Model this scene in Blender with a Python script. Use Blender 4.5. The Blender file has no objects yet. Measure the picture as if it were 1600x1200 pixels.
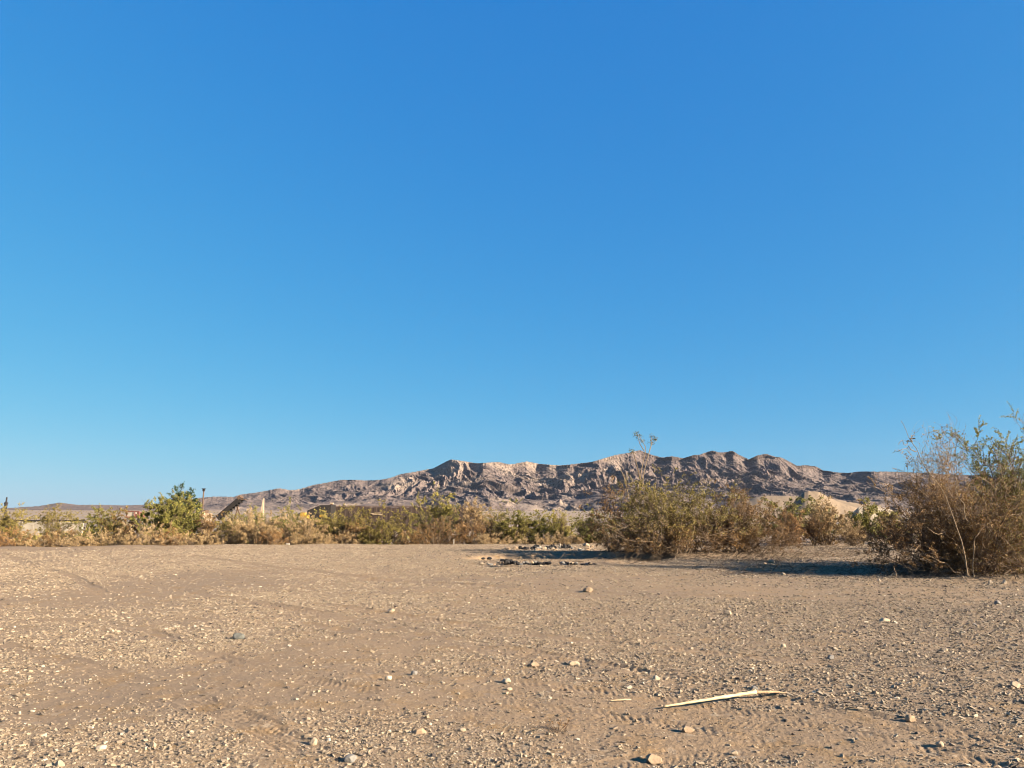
import bpy, math, random
import numpy as np
from math import radians as R, sin, cos, tan, pi

S = bpy.context.scene
# ------------------------------------------------------------------ camera
F = 1155.0                     # focal length in photo pixels (1600 wide)
PITCH = R(10.1)
CAMH = 1.6
cam = bpy.data.cameras.new("camera"); cam_o = bpy.data.objects.new("camera", cam)
S.collection.objects.link(cam_o); S.camera = cam_o
cam.sensor_width = 36; cam.lens = 36*F/1600; cam.clip_start = 0.1; cam.clip_end = 60000
cam_o.location = (0, 0, CAMH); cam_o.rotation_euler = (pi/2+PITCH, 0, 0)
# ------------------------------------------------------------------ sky, sun, exposure
SUN_EL, SUN_AZ = 20.0, 115.0      # degrees; azimuth clockwise from the view direction
w = bpy.data.worlds.new("World"); S.world = w; w.use_nodes = True
nt = w.node_tree; bg = nt.nodes['Background']
sk = nt.nodes.new('ShaderNodeTexSky'); sk.sky_type = 'NISHITA'; sk.sun_disc = False
sk.sun_elevation = R(SUN_EL); sk.sun_rotation = R(SUN_AZ)
sk.air_density = 1.0; sk.dust_density = 0.2; sk.ozone_density = 5.0
sep = nt.nodes.new('ShaderNodeSeparateColor'); com = nt.nodes.new('ShaderNodeCombineColor')
nt.links.new(sk.outputs[0], sep.inputs[0])
EXPO = 2.1
for ch, (gam, k) in enumerate(((1.12, 0.80), (0.56, 0.812), (0.21, 0.885))):      # tone of the camera's blue
    a = nt.nodes.new('ShaderNodeMath'); a.operation = 'MULTIPLY'; a.inputs[1].default_value = 0.1
    p = nt.nodes.new('ShaderNodeMath'); p.operation = 'POWER'; p.inputs[1].default_value = gam
    q = nt.nodes.new('ShaderNodeMath'); q.operation = 'MULTIPLY'; q.inputs[1].default_value = k/(0.1*2**EXPO)
    nt.links.new(sep.outputs[ch], a.inputs[0]); nt.links.new(a.outputs[0], p.inputs[0]); nt.links.new(p.outputs[0], q.inputs[0]); nt.links.new(q.outputs[0], com.inputs[ch])
nt.links.new(com.outputs[0], bg.inputs[0]); bg.inputs[1].default_value = 0.10
sun = bpy.data.lights.new("sun", 'SUN'); sun.energy = 5.0; sun.angle = R(0.5); sun.color = (1.0, 0.86, 0.68)
sun_o = bpy.data.objects.new("sun", sun); S.collection.objects.link(sun_o)
sun_o.rotation_euler = (R(90-SUN_EL), 0, R(180-SUN_AZ))
S.view_settings.view_transform = 'Standard'; S.view_settings.look = 'None'
S.view_settings.gamma = 1; S.view_settings.exposure = EXPO
S.cycles.pixel_filter_type = 'BLACKMAN_HARRIS'; S.cycles.filter_width = 1.0; S.render.filter_size = 1.0
S.cycles.max_bounces = 5; S.cycles.diffuse_bounces = 3; S.cycles.transparent_max_bounces = 4

# ------------------------------------------------------------------ pixel helpers
cp, sp_ = cos(PITCH), sin(PITCH)
def ray(u, v):
    a, b = (u-800.0), -(v-600.0)
    return a, F*cp - b*sp_, F*sp_ + b*cp
def P(u, v, Y):                  # world point on pixel ray at forward distance Y
    x, y, z = ray(u, v); k = Y/y
    return np.array([x*k, Y, CAMH+z*k])
def G(u, v, z0=0.0):             # pixel ray meets level z0
    x, y, z = ray(u, v); k = (z0-CAMH)/z
    return np.array([x*k, y*k, z0])

# ------------------------------------------------------------------ noise
def hsh(ix, iy, seed):
    n = (ix.astype(np.int64)*374761393 + iy.astype(np.int64)*668265263 + seed*982451653) & 0xffffffff
    n = ((n ^ (n >> 13))*1274126177) & 0xffffffff
    n = ((n ^ (n >> 15))*2246822519) & 0xffffffff
    return (n ^ (n >> 16))/4294967296.0
def pn(x, y, seed=0):            # gradient noise about -1..1
    x = np.asarray(x, float); y = np.asarray(y, float)
    ix = np.floor(x); iy = np.floor(y); fx = x-ix; fy = y-iy
    u = fx**3*(fx*(fx*6-15)+10); v = fy**3*(fy*(fy*6-15)+10)
    def g(dx, dy):
        a = hsh(ix+dx, iy+dy, seed)*2*pi
        return np.cos(a)*(fx-dx)+np.sin(a)*(fy-dy)
    n0 = g(0, 0)*(1-u)+g(1, 0)*u; n1 = g(0, 1)*(1-u)+g(1, 1)*u
    return 1.5*(n0*(1-v)+n1*v)
def fbm(x, y, seed=0, o=4, l=2.03, gn=0.5):
    s = 0; a = 1.0; t = 0
    for i in range(o):
        s = s+a*pn(x, y, seed+i); t += a; a *= gn; x = x*l+3.1; y = y*l+7.7
    return s/t
def sst(a, b, x):
    t = np.clip((x-a)/(b-a), 0, 1); return t*t*(3-2*t)

# ------------------------------------------------------------------ mesh / object helpers
def mesh_np(name, V, Fc, mat, parent=None, attrs=None, smooth=False):
    """V (n,3); Fc (m,k) array or list of arrays with different k"""
    if not isinstance(Fc, list): Fc = [Fc]
    me = bpy.data.meshes.new(name)
    V = np.ascontiguousarray(V, dtype=np.float32)
    me.vertices.add(len(V)); me.vertices.foreach_set('co', V.ravel())
    nl = sum(f.size for f in Fc); npoly = sum(len(f) for f in Fc)
    me.loops.add(nl); me.polygons.add(npoly)
    me.loops.foreach_set('vertex_index', np.concatenate([f.ravel() for f in Fc]).astype(np.int32))
    tot = np.concatenate([np.full(len(f), f.shape[1]) for f in Fc]).astype(np.int32)
    st = np.concatenate([[0], np.cumsum(tot)[:-1]]).astype(np.int32)
    me.polygons.foreach_set('loop_start', st); me.polygons.foreach_set('loop_total', tot)
    me.update(calc_edges=True)
    me.polygons.foreach_set('use_smooth', np.full(npoly, smooth, dtype=bool))
    for k, a in (attrs or {}).items():
        at = me.attributes.new(k, 'FLOAT', 'POINT'); at.data.foreach_set('value', np.ascontiguousarray(a, dtype=np.float32))
    me.materials.append(mat)
    o = bpy.data.objects.new(name, me); S.collection.objects.link(o)
    if parent is not None: o.parent = parent
    return o
def tag(o, label=None, cat=None, group=None, kind=None):
    if label: o['label'] = label
    if cat: o['category'] = cat
    if group: o['group'] = group
    if kind: o['kind'] = kind
    return o
def thing(name, label, cat, loc, group=None):
    o = bpy.data.objects.new(name, None); S.collection.objects.link(o); o.location = tuple(loc)
    o.empty_display_size = 0.2
    return tag(o, label, cat, group)

# ------------------------------------------------------------------ materials
def mat_new(name, rough=0.9):
    m = bpy.data.materials.new(name); m.use_nodes = True
    b = m.node_tree.nodes['Principled BSDF']; b.inputs['Roughness'].default_value = rough
    b.inputs['Specular IOR Level'].default_value = 0.25
    return m, m.node_tree, b
def N(nt, t, **kw):
    n = nt.nodes.new(t)
    for k, v in kw.items(): setattr(n, k, v)
    return n
AL = 0.575                      # every surface colour is scaled together with the exposure
def ramp(nt, src, pts):
    r = nt.nodes.new('ShaderNodeValToRGB'); e = r.color_ramp.elements
    while len(e) < len(pts): e.new(0.5)
    for i, (p, c) in enumerate(pts):
        e[i].position = p; e[i].color = (*c, 1) if c[0] == c[1] == c[2] else (c[0]*AL, c[1]*AL, c[2]*AL, 1)
    nt.links.new(src, r.inputs[0]); return r.outputs[0]
def mix(nt, f, a, b, mode='MIX'):
    m = nt.nodes.new('ShaderNodeMix'); m.data_type = 'RGBA'; m.blend_type = mode
    for i, s in ((0, f), (6, a), (7, b)):
        if isinstance(s, (int, float)): m.inputs[i].default_value = s
        elif isinstance(s, tuple): m.inputs[i].default_value = (s[0]*AL, s[1]*AL, s[2]*AL, 1)
        else: nt.links.new(s, m.inputs[i])
    return m.outputs[2]
def coords(nt, scale=(1, 1, 1)):
    t = N(nt, 'ShaderNodeTexCoord'); mp = N(nt, 'ShaderNodeMapping'); mp.inputs['Scale'].default_value = scale
    nt.links.new(t.outputs['Object'], mp.inputs[0]); return mp.outputs[0]
def noise(nt, co, sc, det=4, rough=0.55):
    n = N(nt, 'ShaderNodeTexNoise'); n.inputs['Scale'].default_value = sc
    n.inputs['Detail'].default_value = det; n.inputs['Roughness'].default_value = rough
    nt.links.new(co, n.inputs['Vector']); return n.outputs[0]
def bump(nt, b, h, strength, dist):
    n = N(nt, 'ShaderNodeBump'); n.inputs['Strength'].default_value = strength; n.inputs['Distance'].default_value = dist
    nt.links.new(h, n.inputs['Height']); nt.links.new(n.outputs[0], b.inputs['Normal'])
def attr(nt, name):
    a = N(nt, 'ShaderNodeAttribute'); a.attribute_name = name; return a.outputs['Fac']
def math_(nt, op, a, b=0.0):
    n = N(nt, 'ShaderNodeMath', operation=op)
    for i, s in enumerate((a, b)):
        if isinstance(s, (int, float)): n.inputs[i].default_value = s
        else: nt.links.new(s, n.inputs[i])
    return n.outputs[0]

SAND = (0.455, 0.308, 0.178); SAND2 = (0.39, 0.272, 0.168); SANDO = (0.45, 0.275, 0.118); PALE = (0.54, 0.42, 0.28)
def ground_mat():
    m, nt, b = mat_new('desert_ground', 0.95)
    co = coords(nt)
    n1 = noise(nt, co, 0.35, 5); n2 = noise(nt, co, 2.6, 5, 0.6); n3 = noise(nt, co, 40, 3, 0.7)
    base = mix(nt, ramp(nt, n1, [(0.38, (0, 0, 0)), (0.62, (1, 1, 1))]), SAND, SAND2)
    base = mix(nt, ramp(nt, n2, [(0.50, (0, 0, 0)), (0.72, (1, 1, 1))]), base, SANDO)
    base = mix(nt, ramp(nt, n3, [(0.3, (1, 1, 1)), (0.7, (0, 0, 0))]), base, mix(nt, 0.50, base, (0.12, 0.075, 0.045)))
    # small embedded stones: two sizes of cells, kept where the gravel lies
    g = attr(nt, 'gravel')
    for sc, amt in ((70, 0.75), (24, 0.7), (9, 0.55)):
        vo = N(nt, 'ShaderNodeTexVoronoi'); vo.inputs['Scale'].default_value = sc; vo.inputs['Randomness'].default_value = 1
        nt.links.new(co, vo.inputs['Vector'])
        sep = N(nt, 'ShaderNodeSeparateColor'); nt.links.new(vo.outputs['Color'], sep.inputs[0])
        body = ramp(nt, vo.outputs['Distance'], [(0.30, (1, 1, 1)), (0.46, (0, 0, 0))])
        pick = math_(nt, 'GREATER_THAN', math_(nt, 'ADD', sep.outputs[0], math_(nt, 'MULTIPLY', g, 0.42)), 0.93)
        f = math_(nt, 'MULTIPLY', math_(nt, 'MULTIPLY', body, pick), amt)
        stone = ramp(nt, sep.outputs[1], [(0, (0.21, 0.16, 0.12)), (0.35, (0.36, 0.27, 0.19)), (1, PALE)])
        base = mix(nt, f, base, stone)
    # far plain: soft bands and a dusting of scrub
    far = attr(nt, 'far')
    cf = coords(nt, (0.012, 0.004, 0.01))
    plain = mix(nt, ramp(nt, noise(nt, cf, 1.2, 6), [(0.35, (0, 0, 0)), (0.65, (1, 1, 1))]), (0.44, 0.31, 0.21), (0.33, 0.26, 0.185))
    scr = ramp(nt, noise(nt, coords(nt, (0.08, 0.03, 0.1)), 1.0, 5, 0.7), [(0.56, (0, 0, 0)), (0.64, (1, 1, 1))])
    plain = mix(nt, math_(nt, 'MULTIPLY', scr, 0.55), plain, (0.17, 0.14, 0.085))
    base = mix(nt, far, base, plain)
    nt.links.new(base, b.inputs['Base Color'])
    h = math_(nt, 'ADD', noise(nt, co, 60, 4, 0.7), math_(nt, 'MULTIPLY', noise(nt, co, 14, 3), 1.2))
    bump(nt, b, h, 0.8, 0.014)
    return m
def stone_mat(name='stone'):
    m, nt, b = mat_new(name, 0.85)
    co = coords(nt)
    t = attr(nt, 'tint')
    c = ramp(nt, t, [(0.0, (0.10, 0.08, 0.065)), (0.10, (0.22, 0.17, 0.12)), (0.4, (0.40, 0.30, 0.195)), (0.72, (0.52, 0.41, 0.275)), (1.0, (0.70, 0.60, 0.45))])
    c = mix(nt, ramp(nt, noise(nt, co, 90, 3), [(0.35, (1, 1, 1)), (0.65, (0, 0, 0))]), c, mix(nt, 0.3, c, (0.2, 0.13, 0.08)))
    nt.links.new(c, b.inputs['Base Color'])
    return m
def rock_mat(name, c1, c2):
    m, nt, b = mat_new(name, 0.85); co = coords(nt)
    c = mix(nt, ramp(nt, noise(nt, co, 18, 5, 0.65), [(0.35, (0, 0, 0)), (0.65, (1, 1, 1))]), c1, c2)
    nt.links.new(c, b.inputs['Base Color']); bump(nt, b, noise(nt, co, 30, 4), 0.5, 0.01)
    return m
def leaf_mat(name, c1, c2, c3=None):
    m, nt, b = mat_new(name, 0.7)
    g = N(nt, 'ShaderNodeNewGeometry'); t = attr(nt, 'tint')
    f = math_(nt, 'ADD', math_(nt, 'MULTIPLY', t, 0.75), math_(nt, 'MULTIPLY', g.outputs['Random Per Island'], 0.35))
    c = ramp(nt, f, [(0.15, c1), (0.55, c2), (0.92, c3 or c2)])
    nt.links.new(c, b.inputs['Base Color'])
    tr = N(nt, 'ShaderNodeBsdfTranslucent'); nt.links.new(c, tr.inputs[0])
    mx = N(nt, 'ShaderNodeMixShader'); mx.inputs[0].default_value = 0.15
    out = nt.nodes['Material Output']
    nt.links.new(b.outputs[0], mx.inputs[1]); nt.links.new(tr.outputs[0], mx.inputs[2]); nt.links.new(mx.outputs[0], out.inputs[0])
    return m
def twig_mat(name, c1, c2):
    m, nt, b = mat_new(name, 0.85)
    g = N(nt, 'ShaderNodeNewGeometry')
    c = ramp(nt, g.outputs['Random Per Island'], [(0, c1), (1, c2)])
    nt.links.new(c, b.inputs['Base Color']); return m
def plain_mat(name, c1, c2, sc=3.0, rough=0.8, stretch=(1, 1, 1), metal=0.0):
    m, nt, b = mat_new(name, rough); co = coords(nt, stretch)
    c = mix(nt, ramp(nt, noise(nt, co, sc, 5, 0.65), [(0.35, (0, 0, 0)), (0.65, (1, 1, 1))]), c1, c2)
    nt.links.new(c, b.inputs['Base Color']); b.inputs['Metallic'].default_value = metal
    return m

M = dict(
    ground=ground_mat(), stone=stone_mat(),
    cream=rock_mat('cream_rock', (0.56, 0.43, 0.28), (0.42, 0.31, 0.20)),
    tan=rock_mat('tan_rock', (0.50, 0.35, 0.21), (0.37, 0.25, 0.155)),
    grey=rock_mat('grey_rock', (0.30, 0.27, 0.23), (0.20, 0.185, 0.165)),
    green=rock_mat('green_grey_rock', (0.19, 0.185, 0.155), (0.12, 0.118, 0.10)),
    white=rock_mat('white_rock', (0.60, 0.48, 0.34), (0.46, 0.36, 0.25)),
    black=rock_mat('blackish', (0.030, 0.026, 0.024), (0.012, 0.011, 0.011)),
    olive=leaf_mat('leaf_olive', (0.13, 0.105, 0.028), (0.29, 0.225, 0.055), (0.46, 0.36, 0.10)),
    green_l=leaf_mat('leaf_green', (0.10, 0.100, 0.024), (0.25, 0.225, 0.050), (0.44, 0.38, 0.09)),
    dark_l=leaf_mat('leaf_dark', (0.025, 0.045, 0.018), (0.05, 0.085, 0.028), (0.10, 0.14, 0.04)),
    brown_l=leaf_mat('leaf_brown', (0.10, 0.055, 0.022), (0.28, 0.15, 0.052), (0.46, 0.29, 0.10)),
    rust_l=leaf_mat('leaf_rust', (0.20, 0.095, 0.035), (0.43, 0.23, 0.085), (0.58, 0.36, 0.15)),
    tan_l=leaf_mat('leaf_tan', (0.32, 0.20, 0.085), (0.56, 0.38, 0.18), (0.72, 0.53, 0.29)),
    yellow_l=leaf_mat('leaf_yellow', (0.22, 0.18, 0.04), (0.46, 0.37, 0.08), (0.60, 0.49, 0.14)),
    twig=twig_mat('twig_grey_brown', (0.09, 0.06, 0.036), (0.36, 0.25, 0.155)),
    twig_d=twig_mat('twig_dark', (0.05, 0.033, 0.024), (0.19, 0.125, 0.08)),
    twig_t=twig_mat('twig_tan', (0.22, 0.145, 0.08), (0.46, 0.33, 0.20)),
)

# ------------------------------------------------------------------ ground
TRACKS = []      # (polyline Nx2, half width, depth, tread period, tread height)
def track(pix, hw, dp, per, th):
    p = np.array([G(u, v)[:2] for u, v in pix])
    # resample smoothly
    d = np.concatenate([[0], np.cumsum(np.hypot(*(p[1:]-p[:-1]).T))]); n = max(8, int(d[-1]/0.15))
    s = np.linspace(0, d[-1], n); q = np.stack([np.interp(s, d, p[:, 0]), np.interp(s, d, p[:, 1])], 1)
    for _ in range(14): q[1:-1] = (q[:-2]+q[1:-1]*2+q[2:])/4
    TRACKS.append((q, hw, dp, per, th))
track([(330, 1022), (420, 1050), (520, 1075), (640, 1088), (800, 1100), (1000, 1122), (1250, 1170), (1500, 1230)], 0.13, 0.014, 0.075, 0.012)
track([(560, 1060), (760, 1062), (950, 1080), (1150, 1110), (1400, 1160), (1680, 1230)], 0.12, 0.016, 0.07, 0.013)
track([(700, 1120), (850, 1122), (1000, 1124), (1150, 1128), (1300, 1128), (1500, 1150), (1700, 1180)], 0.14, 0.008, 0.06, 0.013)
track([(700, 1250), (900, 1205), (1080, 1170), (1280, 1165), (1480, 1180), (1720, 1215)], 0.13, 0.008, 0.06, 0.013)
track([(950, 1260), (1150, 1212), (1350, 1200), (1600, 1215), (1800, 1240)], 0.15, 0.008, 0.065, 0.014)
track([(395, 1090), (412, 1135), (425, 1175), (450, 1230)], 0.12, 0.003, 0.06, 0.014)
track([(380, 1125), (410, 1140), (440, 1150)], 0.10, 0.003, 0.06, 0.0125)
track([(560, 905), (760, 915), (1000, 930), (1250, 935), (1700, 940)], 0.16, 0.02, 0.16, 0.012)
track([(700, 890), (900, 897), (1150, 905), (1400, 918), (1700, 925)], 0.16, 0.022, 0.16, 0.012)
track([(500, 945), (700, 972), (900, 1000), (1200, 1030), (1700, 1070)], 0.14, 0.016, 0.12, 0.010)
track([(480, 975), (650, 1005), (850, 1030), (1100, 1060), (1400, 1085), (1700, 1120)], 0.13, 0.014, 0.10, 0.010)
track([(300, 868), (420, 885), (600, 905), (900, 925)], 0.18, 0.02, 0.2, 0.004)
track([(180, 900), (330, 930), (500, 960), (760, 1010), (1000, 1050), (1300, 1110), (1600, 1170)], 0.16, 0.018, 0.1, 0.006)
track([(-50, 1000), (100, 1030), (260, 1075), (420, 1140), (560, 1230)], 0.15, 0.014, 0.08, 0.005)
track([(0, 862), (60, 885), (110, 900), (170, 930)], 0.15, 0.02, 0.2, 0.0)
track([(225, 985), (270, 1000), (300, 1006)], 0.12, 0.014, 0.08, 0.014)
track([(310, 1018), (345, 1032)], 0.12, 0.014, 0.08, 0.014)

SANDY = [(215, 925, 150, 38, 1.1), (470, 1030, 110, 30, 0.9), (600, 1010, 110, 35, 0.8), (280, 1070, 110, 35, 0.7), (1250, 1150, 380, 40, 1.1), (960, 1150, 120, 40, 0.6),
         (640, 1085, 300, 25, .7), (120, 858, 140, 8, .8), (1200, 925, 500, 12, .8), (560, 1120, 90, 30, .4), (70, 1110, 80, 30, .5), (900, 905, 250, 8, .7)]
SANDYW = []
for (u, v, ru, rv, a) in SANDY:
    c = G(u, v); e = G(u+ru, v); t = G(u, max(v-rv, 822)); bq = G(u, v+rv)
    SANDYW.append((c[0], (t[1]+bq[1])/2, e[0]-c[0], (t[1]-bq[1])/2, a))
def gravel_mask(x, y):
    s = 0.76+0.75*fbm(x*0.45+3, y*0.45, 11, 4)+0.35*fbm(x*0.16, y*0.30, 17, 3)
    s = s+0.35*pn(x*2.1, y*2.3, 23)
    for cx, cy, rx, ry, a in SANDYW:
        s = s-a*np.exp(-(((x-cx)/rx)**2+((y-cy)/ry)**2))
    d = np.full(np.shape(x), 9.0)
    for q, hw, dp, per, th in TRACKS:
        lo = q.min(0)-0.6; hi = q.max(0)+0.6
        mk = (x > lo[0]) & (x < hi[0]) & (y > lo[1]) & (y < hi[1])
        if mk.any():
            xs, ys = x[mk], y[mk]; b = np.full(xs.shape, 9.0)
            for px_, py_ in q[::1]: b = np.minimum(b, np.hypot(xs-px_, ys-py_)/hw)
            d[mk] = np.minimum(d[mk], b)
    s = s-0.75*(1-sst(0.8, 1.5, d))*np.clip(0.8+0.7*pn(x*1.1, y*1.1, 9), 0, 1)
    s = s+0.18*sst(-1, 5, x)
    return np.clip(s, 0.0, 1.2)
def edge_y(x): return 41.5+0.8*pn(x*0.25, x*0+2.2, 4)-np.clip(-x-18, 0, 30)*0.28
def hole(x, y, cx, cy, rx, ry, dp):
    d = np.sqrt(((x-cx)/rx)**2+((y-cy)/ry)**2)+0.25*pn(x*1.1, y*1.1, 5)
    return -dp*(1-sst(0.75, 1.05, d))
def height(x, y, fine=True):
    r = np.hypot(x, y)
    near = 1-sst(60, 110, r)
    z = near*(0.045*fbm(x/5.0, y/5.0, 31, 3))
    # beyond the pad edge on the left the ground steps down
    left = 1-sst(1.0, 4.0, x)
    ed = edge_y(x)
    z = z-0.38*left*sst(0, 1.6, y-ed)*(1-sst(40, 90, y-ed)) + 0.05*left*np.exp(-((y-ed+0.5)/0.7)**2)
    # dug hollow in the middle with a low rim
    z = z+hole(x, y, 2.3, 29.6, 4.3, 3.1, 0.30)+hole(x, y, -1.15, 29.3, 0.55, 0.9, 0.22)
    z = z+0.12*np.exp(-((y-26.0-0.25*pn(x*1.4, x*0, 3))/0.45)**2)*sst(-1.6, -0.4, x)*(1-sst(3, 6, x))
    # wash on the right, behind a low bank
    z = z+0.10*np.exp(-((y-22.2-0.4*pn(x*0.4, x*0, 8))/0.5)**2)*sst(4, 6, x)
    # bushes sit on slight mounds
    z = z+0.16*np.exp(-(((x-6.9)/3.6)**2+((y-31.5)/1.6)**2))+0.14*np.exp(-(((x-13.2)/3.0)**2+((y-19.6)/1.3)**2))
    # the plain climbs gently to the mountains
    z = z+np.clip(r-250, 0, None)*0.0068
    if fine:
        k = 1-sst(14, 45, r)
        z = z+0.010*fbm(x*2.2, y*2.2, 41, 3)+k*(0.0042*fbm(x*9, y*9, 45, 3)+0.0022*pn(x*31, y*31, 49))*np.clip(r*0.3, 0, 1)
        for q, hw, dp, per, th in TRACKS:
            lo = q.min(0)-0.5; hi = q.max(0)+0.5
            mk = (x > lo[0]) & (x < hi[0]) & (y > lo[1]) & (y < hi[1])
            if not mk.any(): continue
            xs = x[mk]; ys = y[mk]
            a = q[:-1]; ab = q[1:]-q[:-1]; L = np.hypot(*ab.T); cum = np.concatenate([[0], np.cumsum(L)])
            best = np.full(xs.shape, 1e9); sv = np.zeros(xs.shape); sd = np.zeros(xs.shape)
            for i in range(len(a)):
                dx = xs-a[i, 0]; dy = ys-a[i, 1]
                t = np.clip((dx*ab[i, 0]+dy*ab[i, 1])/L[i]**2, 0, 1)
                ex = dx-t*ab[i, 0]; ey = dy-t*ab[i, 1]; d = np.hypot(ex, ey)
                m2 = d < best
                best[m2] = d[m2]; sv[m2] = (cum[i]+t*L[i])[m2]; sd[m2] = (np.sign(ab[i, 0]*dy-ab[i, 1]*dx)*d)[m2]
            best = best + 0.02*pn(xs*3, ys*3, 77)
            wear = np.clip(0.75+0.9*pn(xs*0.7, ys*0.7, 71), 0.15, 1)*np.clip(0.75+0.9*pn(xs*4, ys*4, 73), 0.2, 1)
            inn = 1-sst(hw*0.85, hw*1.05, best)
            rim = np.exp(-((best-hw*1.2)/(hw*0.22))**2)
            zz = -dp*0.85*inn+dp*0.4*rim
            if th > 0:
                zz = zz+th*0.28*inn*np.clip(1.6*np.sin(2*pi*(sv+0.7*np.abs(sd))/per), -1, 1)
            if th <= 0.012:
                zz = zz+0.0035*inn*np.sin(2*pi*sd/0.055+0.8*pn(sv*1.5, sd*0, 21))
            z[mk] += zz*wear
    return z
def gz(x, y): return float(height(np.array([x], float), np.array([y], float), False)[0])

def build_ground():
    az = np.concatenate([np.arange(-180, -44, 3.0), np.arange(-44, 44, 0.062), np.arange(44, 180, 3.0)])
    rr = [0.4, 1.0, 1.8, 2.6, 3.2, 3.7]
    while rr[-1] < 44: rr.append(rr[-1]+min(max(rr[-1]**2/1182*0.72, 0.012), 0.28))
    while rr[-1] < 15000: rr.append(rr[-1]*1.03+0.0)
    rr = np.array(rr); A = np.radians(az)
    Rg, Ag = np.meshgrid(rr, A, indexing='ij')
    x = (Rg*np.sin(Ag)).ravel(); y = (Rg*np.cos(Ag)).ravel()
    z = height(x, y, True)
    nr, na = Rg.shape
    V = np.stack([x, y, z], 1); V = np.concatenate([V, [[0, 0, 0]]])
    i = np.arange(nr-1)[:, None]*na+np.arange(na)[None]; j = np.arange(nr-1)[:, None]*na+((np.arange(na)+1) % na)[None]
    Fq = np.stack([i, j, j+na, i+na], -1).reshape(-1, 4)[:, ::-1]
    k = np.arange(na); Ft = np.stack([k, np.full(na, nr*na), (k+1) % na], 1)[:, ::-1]
    g = np.append(gravel_mask(x, y), 0.3); far = np.append(sst(46, 75, np.hypot(x, y)), 0)
    o = mesh_np('ground', V, [Fq, Ft], M['ground'], attrs={'gravel': g, 'far': far}, smooth=True)
    tag(o, 'flat tan desert ground of sand and gravel', None, None, 'structure')
build_ground()

# ------------------------------------------------------------------ mountains (polar height field, ridge as photographed)
SIL = [(-900, 790), (-500, 778), (-200, 790), (-60, 797), (0, 795), (30, 793), (60, 791), (93, 785.5), (120, 789), (160, 789), (190, 790), (225, 789), (262, 786), (300, 779.5), (335, 776), (365, 776.5), (375, 773), (400, 770), (420, 766), (436, 763), (452, 766),
 (465, 765), (490, 758), (500, 756), (534, 750), (556, 750), (572, 751), (594, 750), (610, 747), (626, 741), (650, 737), (677, 732), (692, 724), (704, 718), (719, 720), (745, 724), (779, 722), (797, 726), (824, 721), (842, 725), (876, 727.5), (925, 722),
 (945, 716), (962, 711), (980, 708), (1000, 703.5), (1016, 710), (1034, 715), (1049, 713), (1068, 716), (1085, 711), (1091, 711), (1113, 704), (1123, 707), (1131, 707), (1145, 704.6), (1155, 711), (1170, 718), (1183, 712), (1197, 709), (1208, 713), (1221, 715), (1240, 725),
 (1245, 728), (1260, 727), (1275, 729), (1286, 735), (1309, 738.5), (1326, 739), (1341, 737), (1357, 737), (1385, 737), (1420, 738), (1500, 742), (1600, 747), (1800, 756), (2200, 772), (2800, 785)]
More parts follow.
